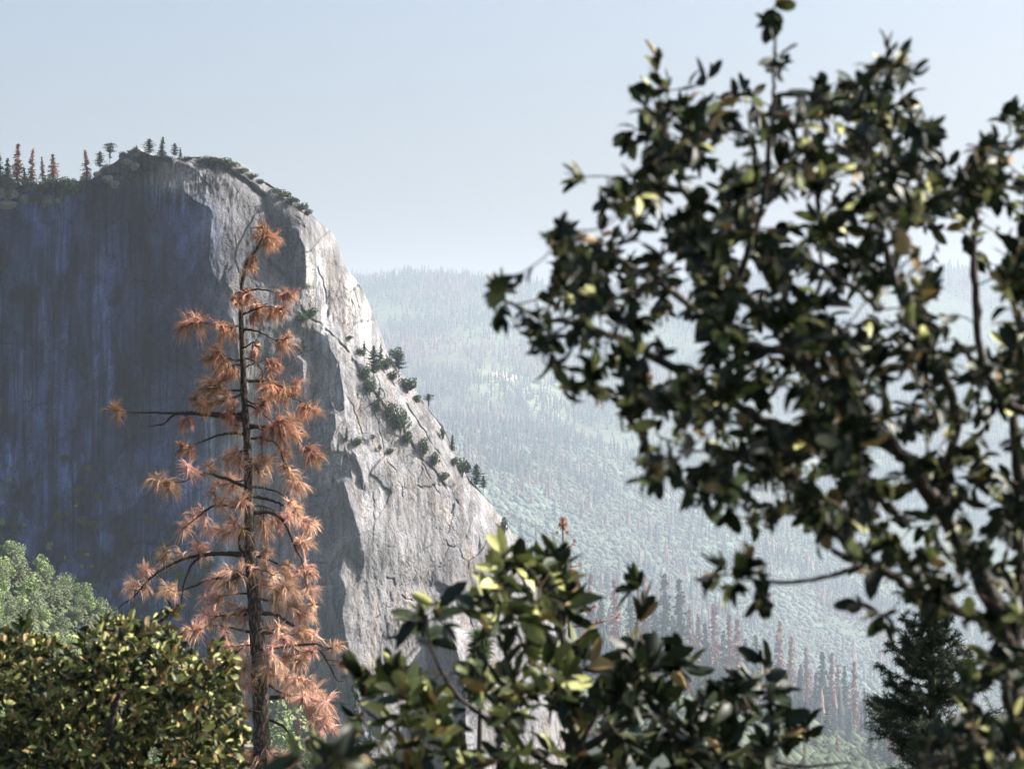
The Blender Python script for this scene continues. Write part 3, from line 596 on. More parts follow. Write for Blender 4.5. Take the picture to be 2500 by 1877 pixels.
# trees at the foot of the wall, right of the dead pine
for nm, kind, x, yb, yt, lab in [('dead_conifer', 'dead', 725, 1960, 1745, 'thin bare conifer at the foot of the wall right of the big dead pine'), ('green_conifer', 'green', 863, 1960, 1690, 'pale green conifer against the foot of the sunlit slab'), ('green_conifer', 'green', 471, 1960, 1560, 'small green conifer tip showing above the left oak'),
      ('valley_oak', 'fresh', 677, 1960, 1745, 'bright green round tree at the foot of the wall behind the dead pine'), ('valley_oak', 'lush', 640, 1960, 1780, 'dull green tree low behind the dead pine trunk'), ('green_conifer', 'green', 900, 1960, 1770, 'dark green conifer tip at the foot of the slab'), ('valley_oak', 'fresh', 780, 2000, 1830, 'bright leafy tree at the bottom edge below the dead pine')]:
    Y = 425; pb = P(x, yb, Y); h = (yb-yt)*K*Y
    plant(nm, (kind, 1), mk(kind, 1), pb, (h*(.8 if kind in ('dead', 'green') else .9), h*(.8 if kind in ('dead', 'green') else .9), h), 1.0, lab, 'tree', 'trees at the foot of the cliff')

# ---------------------------------------------------------------- far forest and scrub as stuff
def low_conifers(n, yr, pxr, hr, seed, dens, pdead, keep=None):
    rs = np.random.default_rng(seed); px = rs.uniform(*pxr, n); Y = np.sqrt(rs.uniform(yr[0]**2, yr[1]**2, n)); X = (px-1250)*K*Y
    f = fbm(X/260, Y/260, o=4, s=seed); k = (f+.16*rs.normal(size=n) > dens) & (fbm(X/75, Y/110, o=3, s=seed+9)+.2*rs.normal(size=n) > -.22); X, Y, f = X[k], Y[k], f[k]; n = len(X)
    Z = H(X, Y); h = rs.uniform(*hr, n)*(1+.35*rs.normal(size=n)).clip(.4, 1.8); w = h*rs.uniform(.10, .17, n)
    fd = fbm(X/170+5, Y/170, o=3, s=seed+4); dead = (fd*1.3+.30*rs.normal(size=n)) > pdead
    Cc = np.where(dead[:, None], np.array([.125, .088, .078]), np.array([.028, .045, .042]))*(rs.uniform(.6, 1.5, n)[:, None])
    VS, TS, CS = [], [], []
    tiers = 3; sides = 5; off = 0
    a0 = rs.random(n)*6.28
    vs = []
    for t in range(tiers):
        b = .08+t*.28; top = min(1.0, b+.46); wt = w*(1.0-.27*t)
        ring = []
        for s in range(sides):
            a = a0+s*6.283/sides+t; r = wt*rs.uniform(.6, 1.25, n)
            ring.append(np.stack([X+np.cos(a)*r, Y+np.sin(a)*r, Z+h*(b+rs.uniform(-.04, .04, n))], -1))
        vs += ring; vs.append(np.stack([X, Y, Z+h*top], -1))
    V = np.stack(vs, 1); m = V.shape[1]; T = []
    for t in range(tiers):
        o = t*(sides+1)
        for s in range(sides): T.append([o+s, o+(s+1) % sides, o+sides])
    T = np.array(T); F = (np.arange(n)[:, None, None]*m+T[None]).reshape(-1, 3)
    return V.reshape(-1, 3), F, np.repeat(Cc, m, 0)
def low_scrub(n, yr, pxr, sr, seed, tone):
    rs = np.random.default_rng(seed); px = rs.uniform(*pxr, n); Y = np.sqrt(rs.uniform(yr[0]**2, yr[1]**2, n)); X = (px-1250)*K*Y; Z = H(X, Y)
    f = fbm(X/90, Y/90, o=3, s=seed); s = rs.uniform(*sr, n)*(1+.9*f).clip(.3, 2)*rs.uniform(.4, 1.2, n); base = np.array([[0, 0, 1], [1, 0, .25], [.31, .95, .25], [-.81, .59, .25], [-.81, -.59, .25], [.31, -.95, .25], [.6, .5, -.3], [-.7, .1, -.3], [.3, -.7, -.3]])
    T = np.array([[0, 1, 2], [0, 2, 3], [0, 3, 4], [0, 4, 5], [0, 5, 1], [1, 6, 2], [2, 6, 7], [2, 7, 3], [3, 7, 4], [4, 7, 8], [4, 8, 5], [5, 8, 1], [1, 8, 6]])
    V = base[None]*s[:, None, None]*rs.uniform(.6, 1.3, (n, 9, 1)); V[..., 2] *= 1.1; V += np.stack([X, Y, Z+s*.3], -1)[:, None]
    C = np.array(tone)[None]*(1+.7*f[:, None]).clip(.3, 2)*(1+.6*fbm(X/400, Y/500, o=3, s=seed+3)[:, None])*rs.uniform(.7, 1.35, n)[:, None]
    return V.reshape(-1, 3), (np.arange(n)[:, None, None]*9+T[None]).reshape(-1, 3), np.repeat(C, 9, 0)
def merge(L):
    o = 0; V, F, C = [], [], []
    for v, f, c in L: V.append(v); F.append(f+o); C.append(c); o += len(v)
    return np.concatenate(V), np.concatenate(F), np.concatenate(C)
V, F, C = merge([low_conifers(50000, (4400, 5800), (600, 2900), (11, 20), 3, -.25, .35), low_conifers(9000, (3900, 4400), (900, 2800), (12, 22), 4, .1, .25),
                 low_conifers(9000, (2900, 4000), (1000, 2800), (15, 26), 6, .05, .05), low_conifers(2600, (1720, 1990), (1200, 2500), (14, 26), 9, -.3, .3), low_conifers(3500, (5600, 5800), (600, 2900), (14, 26), 8, -.5, .5)])
tag(mesh('forest', V, F, M_far, C=C), 'hazy blue green conifer forest with rust brown patches covering the far mountain slopes', 'forest', kind='stuff')
V, F, C = merge([low_scrub(46000, (1950, 4300), (1000, 2800), (2.4, 5.5), 13, (.07, .09, .07)), low_scrub(22000, (1000, 2000), (1150, 2700), (1.8, 4.2), 14, (.05, .065, .04)), low_scrub(9000, (200, 318), (-700, 560), (.22, .5), 15, (.08, .095, .05))])
tag(mesh('scrub', V, F, M_far, C=C), 'low rounded green scrub blanketing the hazy hillsides', 'scrub', kind='stuff')

# ---------------------------------------------------------------- haze
hz_m, hz_t, hb = mat_new('haze'); hz_t.nodes.remove(hb); vol = N(hz_t, 'ShaderNodeVolumePrincipled')
vol.inputs['Color'].default_value = (.74, .85, 1.0, 1); vol.inputs['Density'].default_value = .00011; vol.inputs['Anisotropy'].default_value = .25
hz_t.links.new(vol.outputs[0], hz_t.nodes['Material Output'].inputs['Volume'])
zlo, zhi = -460.0, 420.0
b = np.array([[sx*8300, sy*8300, z] for z in (zlo, zhi) for sx, sy in ((-1, -1), (1, -1), (1, 1), (-1, 1))], float)
hz = mesh('haze', b, np.array([[3, 2, 1, 0], [4, 5, 6, 7], [0, 1, 5, 4], [1, 2, 6, 5], [2, 3, 7, 6], [3, 0, 4, 7]]), hz_m)
tag(hz, 'pale blue haze hanging in the valley air', 'haze', kind='stuff')
#@@FOREGROUND
# ================================================================ FOREGROUND
LEAF = np.array([[0, 0, 0], [.16, .21, .05], [.48, .32, .07], [.82, .22, .03], [1.0, 0, -.05], [.82, -.22, .03], [.48, -.32, .07], [.16, -.21, .05], [.33, 0, -.01], [.68, 0, -.02]], float)
LT = np.array([[0, 1, 8], [1, 2, 8], [2, 9, 8], [2, 3, 9], [3, 4, 9], [4, 5, 9], [5, 6, 9], [6, 8, 9], [6, 7, 8], [7, 0, 8]])
def leaves(mb, org, dirs, length, cols, rs, width=.72):
    n = len(org); d = dirs/(np.linalg.norm(dirs, axis=1)[:, None]+1e-9)
    up = rs.normal(size=(n, 3))*.75+np.array([0, 0, .8]); s = np.cross(up, d); s /= np.linalg.norm(s, axis=1)[:, None]+1e-9; u = np.cross(d, s)
    L = length[:, None, None]; w = (width*(.6+.75*rs.random(n)))[:, None, None]; cur = (rs.normal(size=n)*.36)[:, None, None]; fold = (.6+1.6*rs.random(n))[:, None, None]
    t = LEAF[None]; V = org[:, None]+L*(t[..., 0:1]*d[:, None]+t[..., 1:2]*w*s[:, None]+(t[..., 2:3]*fold-cur*t[..., 0:1]**2)*u[:, None])
    mb.add(V.reshape(-1, 3), T=(np.arange(n)[:, None, None]*10+LT[None]).reshape(-1, 3), C=np.repeat(cols, 10, 0))
def leaf_cols(n, rs, palette, probs):
    k = rs.choice(len(palette), n, p=probs); return np.array(palette)[k]*rs.uniform(.7, 1.35, (n, 1))
PAL = [(.008, .014, .006), (.020, .032, .011), (.09, .11, .034), (.25, .17, .07), (.36, .37, .14)]  # palest tones paint sunlit highlights, darkest ones the backlit shade
def oak(name, label, limbs, poly, holes, depth, dspread, ntw, lpt, llen, seed, probs, extra=(), rootw=.05, hole_noise=(-.38, 90), gname=None, twr=.0016, uplift=0.0, probs2=None, split=0):
    """limbs: (pixel polyline, start radius, end radius, depth offset start, end)"""
    rs = np.random.default_rng(seed); root = empty(name, P(limbs[0][0][0][0], limbs[0][0][0][1], depth), label, 'tree'); off = np.array(root.location)
    sk = []; skd = []
    for k, (pl, r0, r1, d0, d1) in enumerate(limbs):
        pts = np.array([P(x, y, depth+d0+(d1-d0)*i/(len(pl)-1)) for i, (x, y) in enumerate(pl)]); sp = spline(pts, 7)
        sp = sp+rs.normal(size=sp.shape)*r0*.16; mb = MB(); mb.tube(sp-off, np.linspace(r0, r1, len(sp))*(1+.12*rs.normal(size=len(sp))), C=(.2, .16, .13), n=8, bump=.2)
        mb.build('trunk' if k == 0 else 'branch', M_oakbark, root, shade=True); sk.append(sp)
    SK = np.concatenate(sk)
    SKp = np.stack([SK[:, 0]/(K*SK[:, 1])+1250, 938.5-SK[:, 2]/(K*SK[:, 1])], -1)
    # twig tips inside the crown outline
    xs = [p[0] for p in poly]; ys = [p[1] for p in poly]; tips = []
    while len(tips) < ntw:
        m = 800; x = rs.uniform(min(xs), max(xs), m); y = rs.uniform(min(ys), max(ys), m)
        ok = inpoly(x, y, poly) & (fbm(x/hole_noise[1], y/hole_noise[1], o=2, s=seed) > hole_noise[0])
        for hx, hy, hr in holes: ok &= (x-hx)**2+(y-hy)**2 > hr*hr
        tips += list(zip(x[ok], y[ok], depth+dspread*(rs.random(ok.sum())*2-1)))
    tips = tips[:ntw]; ex = [(x, y, depth+d) for x, y, d in extra]; tips = ex+tips
    tw = MB(); lf = MB(); O, D = [], []; nodes = SK.copy()
    T3 = np.array([P(*t) for t in tips])
    order = np.argsort([np.min(np.sum((SK-t)**2, 1)) for t in T3]); fam = []
    for i in order:
        t = T3[i]; dd = np.sum((nodes-t)**2, 1); j = np.argmin(dd); a = nodes[j]; L = math.sqrt(dd[j])
        mid = (a+t)/2+rs.normal(size=3)*L*.12+np.array([0, 0, -.05*L]); sp = spline([a, mid, t], 4)
        tw.tube(sp-off, np.linspace(twr*1.0+.004*L, twr*.7, len(sp)), C=(.12, .085, .06), n=4)
        nodes = np.vstack([nodes, sp[2:-1]]) if L > .05 else nodes
        d = (t-sp[-3]); d /= np.linalg.norm(d)+1e-9; n = rs.poisson(lpt)+2; back = np.minimum(L*.9, .09)*rs.random(n)**1.2
        az = rs.random(n)*6.28; s = np.cross(d, [.3, .2, .9]); s /= np.linalg.norm(s)+1e-9; u = np.cross(d, s); sp_ = rs.uniform(.4, 1.3, n)
        O.append(t-d*back[:, None]); D.append(d[None]+(np.cos(az)*sp_)[:, None]*s+(np.sin(az)*sp_)[:, None]*u+np.array([0, 0, -.12]))
    O = np.concatenate(O); D = np.concatenate(D)+np.array([0, 0, uplift]); n = len(O); cl = leaf_cols(n, rs, PAL, probs)
    if probs2 is not None:
        lx = O[:, 0]/(K*O[:, 1])+1250; c2 = leaf_cols(n, rs, PAL, probs2); cl = np.where((lx+60*rs.normal(size=n) > split)[:, None], c2, cl)  # sunlit tones left of split, shaded tones right: light painted by position
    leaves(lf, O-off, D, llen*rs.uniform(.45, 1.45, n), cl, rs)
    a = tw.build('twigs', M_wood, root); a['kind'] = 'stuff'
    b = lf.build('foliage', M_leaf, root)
    return root
# ---- large oak on the right
crown = [(1210, 700), (1240, 690), (1265, 735), (1335, 765), (1345, 640), (1340, 560), (1360, 530), (1400, 580), (1450, 560), (1505, 520), (1520, 450), (1550, 400), (1570, 330), (1520, 290), (1580, 230), (1600, 150), (1620, 160), (1640, 215), (1700, 235), (1725, 180), (1750, 210), (1830, 215), (1860, 250), (1900, 240), (1930, 215), (2000, 200), (2060, 190), (2090, 235), (2130, 210), (2110, 150), (2160, 110), (2220, 150), (2250, 215),
 (2280, 260), (2290, 350), (2300, 420), (2330, 480), (2350, 400), (2370, 350), (2400, 340), (2440, 300), (2490, 260), (2560, 300), (2620, 1000), (2620, 1950), (2300, 1950), (2260, 1800), (2330, 1680), (2400, 1600), (2370, 1520), (2250, 1480), (2150, 1440), (2080, 1370), (2000, 1300), (1900, 1290), (1840, 1270), (1760, 1270), (1700, 1250), (1640, 1225), (1560, 1180), (1570, 1080), (1560, 1020), (1440, 990), (1420, 920), (1340, 890), (1300, 840), (1270, 790), (1230, 760)]
holes = [(2290, 600, 60), (2330, 760, 60), (2200, 720, 36), (2430, 620, 36), (2085, 560, 30), (2445, 800, 40), (2060, 320, 28), (2200, 330, 28), (1980, 450, 26), (1880, 530, 48), (1730, 425, 42), (1640, 480, 30), (2360, 700, 62), (2345, 620, 40), (2090, 770, 48), (2300, 800, 40), (2060, 470, 30), (2220, 640, 30), (1500, 700, 34), (1660, 800, 34), (1700, 880, 28), (1560, 860, 26), (1840, 640, 26), (1480, 860, 30), (2040, 640, 24), (2240, 480, 26), (1980, 700, 24), (1900, 950, 22), (2400, 830, 28), (1640, 640, 28), (1400, 850, 26), (2180, 850, 24), (1480, 600, 20), (1650, 1130, 40), (2160, 1260, 34), (2440, 1130, 30), (2330, 1390, 46), (2380, 1440, 46), (2400, 1040, 22), (1720, 1180, 22), (1840, 1180, 22), (2020, 1150, 22), (1800, 330, 24), (2250, 1640, 60), (2290, 1730, 50)]
limbs = [([(2600, 2250), (2520, 1900), (2475, 1700), (2440, 1500), (2300, 1250), (2180, 1080), (2035, 970), (1943, 867), (1880, 790), (1800, 690), (1730, 560), (1655, 420), (1610, 230)], .030, .003, .0, .1),
 ([(2300, 1250), (2330, 1000), (2267, 842), (2212, 769), (2151, 580), (2110, 420), (2140, 280), (2170, 170)], .013, .002, .0, -.3),
 ([(2180, 1080), (1950, 1060), (1750, 960), (1560, 850), (1400, 790), (1300, 765), (1225, 730)], .016, .002, .0, .2),
 ([(1943, 867), (1800, 830), (1650, 720), (1520, 640), (1420, 580), (1375, 540)], .012, .002, .05, -.3),
 ([(1655, 420), (1600, 430), (1520, 432), (1430, 430)], .004, .0015, .1, .0),
 ([(1800, 690), (1860, 500), (1885, 300), (1890, 180), (1893, 60), (1888, 20)], .008, .0015, .1, -.1),
 ([(2475, 1700), (2490, 1400), (2480, 1050), (2407, 909), (2380, 700), (2385, 520), (2440, 380), (2480, 290)], .018, .002, .0, .3),
 ([(2440, 1540), (2379, 1506), (2232, 1438), (2148, 1388), (2084, 1350), (2042, 1299), (1980, 1210), (1860, 1140), (1700, 1100), (1600, 1060)], .014, .002, .0, -.2),
 ([(2110, 1370), (2050, 1400), (1937, 1421), (1830, 1415), (1770, 1400)], .007, .002, -.05, -.2),
 ([(2570, 1815), (2480, 1808), (2400, 1812), (2330, 1840), (2240, 1880), (2150, 1920)], .012, .005, -.4, -.5),
 ([(2151, 757), (2090, 708), (2000, 650), (1900, 560)], .009, .002, -.2, -.2),
 ([(2570, 1000), (2480, 1000), (2407, 909), (2330, 830)], .012, .004, -.3, -.2)]
sprigs = [(1420, 430, 0), (1405, 435, -.02), (1370, 560, -.1), (1390, 590, -.2), (1895, 15, -.1), (1888, 30, -.1), (1880, 60, -.1), (1910, 130, -.1), (1900, 170, -.1), (1605, 140, .1), (1600, 170, .1), (1735, 190, .1), (2170, 120, -.3), (2180, 170, -.3), (2240, 180, -.3), (2480, 270, .3), (2450, 290, .3), (2260, 280, -.1), (1232, 700, .2), (1215, 715, .2), (1228, 780, .2), (1500, 450, 0), (1490, 500, 0),
 (1790, 1400, -.2), (1760, 1380, -.2), (1800, 1440, -.2), (1850, 1400, -.2), (1860, 1440, -.25), (1780, 1450, -.2), (1740, 1420, -.2), (1860, 1480, -.2), (1830, 1370, -.2), (2090, 1470, 0), (2140, 1500, 0), (2160, 1530, 0), (1545, 310, .1), (1530, 350, .1), (1580, 220, .1)]
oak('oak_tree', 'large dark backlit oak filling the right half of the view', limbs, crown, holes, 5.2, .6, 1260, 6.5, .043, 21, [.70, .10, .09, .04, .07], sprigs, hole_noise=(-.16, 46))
# ---- oak at the bottom centre
crown2 = [(740, 1950), (790, 1800), (850, 1850), (900, 1770), (880, 1660), (960, 1630), (1000, 1520), (1030, 1480), (1100, 1470), (1170, 1450), (1190, 1370), (1235, 1335), (1290, 1370), (1320, 1420), (1345, 1340), (1380, 1350), (1410, 1440), (1420, 1520), (1470, 1590), (1530, 1600), (1535, 1440), (1560, 1410), (1590, 1480), (1600, 1570), (1660, 1580), (1690, 1660), (1720, 1720), (1800, 1640), (1850, 1600), (1900, 1640), (1920, 1740), (1990, 1750), (1960, 1810), (1930, 1950)]
limbs2 = [([(1380, 2150), (1390, 1950), (1400, 1850), (1390, 1700), (1370, 1560), (1360, 1430), (1358, 1370)], .02, .002, .1, -.1), ([(1390, 1900), (1250, 1800), (1120, 1700), (1060, 1600), (1040, 1520)], .012, .002, .1, .0),
 ([(1390, 1850), (1560, 1750), (1700, 1780), (1860, 1850), (1960, 1870), (2080, 1860)], .011, .003, .0, -.1), ([(1250, 1830), (1050, 1830), (900, 1740), (860, 1680)], .009, .002, .1, .2), ([(1385, 1750), (1290, 1600), (1240, 1480), (1232, 1370)], .008, .002, .0, -.3),
 ([(1400, 1850), (1480, 1700), (1545, 1600), (1560, 1440)], .008, .002, .0, .2), ([(1700, 1780), (1800, 1710), (1870, 1640)], .006, .002, -.05, .1)]
sp2 = [(1232, 1350, -.3), (1240, 1375, -.3), (1220, 1400, -.3), (1358, 1350, -.1), (1360, 1385, -.1), (1345, 1400, -.1), (1350, 1440, -.1), (1370, 1450, -.1), (1555, 1420, .2), (1545, 1440, .2), (1570, 1470, .2), (870, 1645, .2), (880, 1670, .2), (900, 1690, .2), (1070, 1480, 0), (1020, 1500, 0), (850, 1760, .1), (860, 1800, .1), (1960, 1770, -.1), (1850, 1610, .1)]
oak('oak_tree', 'bushy young oak at bottom centre with some sunlit yellow green leaves', limbs2, crown2, [(960, 1720, 26), (1150, 1590, 46), (1090, 1640, 28), (1010, 1600, 20), (1280, 1560, 22), (1640, 1690, 30), (1480, 1640, 22), (1750, 1800, 26), (900, 1840, 40), (1010, 1700, 20), (1480, 1500, 24), (1850, 1760, 26)], 6.6, .45, 285, 5.2, .070, 22, [.22, .20, .26, .08, .24], sp2, hole_noise=(-.12, 50), uplift=.45, probs2=[.68, .14, .09, .04, .05], split=1330, twr=.0022)
oak('oak_sprig', 'small blurred sprig of brown and dark leaves at the bottom edge below the dead pine', [([(690, 2000), (740, 1920), (790, 1880), (820, 1850)], .004, .0015, 0, 0), ([(820, 1850), (860, 1870), (930, 1900)], .002, .0012, 0, 0), ([(780, 1880), (735, 1850)], .002, .0012, 0, 0)], [(800, 1830), (860, 1830), (860, 1880), (800, 1880)], [], 3.6, .05, 3, 2.0, .05, 23, [.45, .2, .1, .25, 0], [(815, 1830, 0), (840, 1850, 0), (730, 1850, 0)])
# ---- oak at the lower left, fuller and farther
crown3 = [(-80, 1950), (-80, 1560), (0, 1545), (24, 1540), (61, 1522), (94, 1550), (163, 1582), (185, 1606), (200, 1562), (245, 1515), (302, 1506), (359, 1502), (404, 1530), (428, 1550), (450, 1600), (489, 1595), (522, 1565), (571, 1604), (588, 1648), (582, 1710), (600, 1771), (596, 1950)]
limbs3 = [([(230, 2300), (240, 2000), (258, 1830), (270, 1740), (300, 1660), (320, 1560)], .06, .008, .5, .0), ([(250, 1850), (120, 1780), (60, 1680), (50, 1580)], .035, .006, .5, .2), ([(262, 1800), (400, 1740), (500, 1660), (540, 1600)], .03, .006, .4, -.1), ([(245, 1900), (420, 1860), (540, 1800), (580, 1740)], .028, .006, .4, 0), ([(258, 1830), (240, 1700), (240, 1600), (250, 1540)], .025, .006, .3, -.2), ([(240, 1950), (100, 1880), (0, 1800), (-40, 1700)], .03, .006, .5, 0), ([(300, 1660), (380, 1580), (420, 1500)], .012, .003, .1, 0), ([(262, 1790), (282, 1720), (292, 1690)], .02, .012, -.9, -1.0)]
oak('oak_tree', 'rounded olive green oak filling the lower left corner, left of the dead pine', limbs3, crown3, [(150, 1640, 12), (470, 1640, 12)], 12.0, .95, 2300, 7.0, .050, 24, [.20, .20, .28, .13, .19], [(420, 1490, 0), (405, 1500, 0), (430, 1500, 0), (65, 1510, 0)], hole_noise=(-.40, 42), twr=.002, uplift=.25)

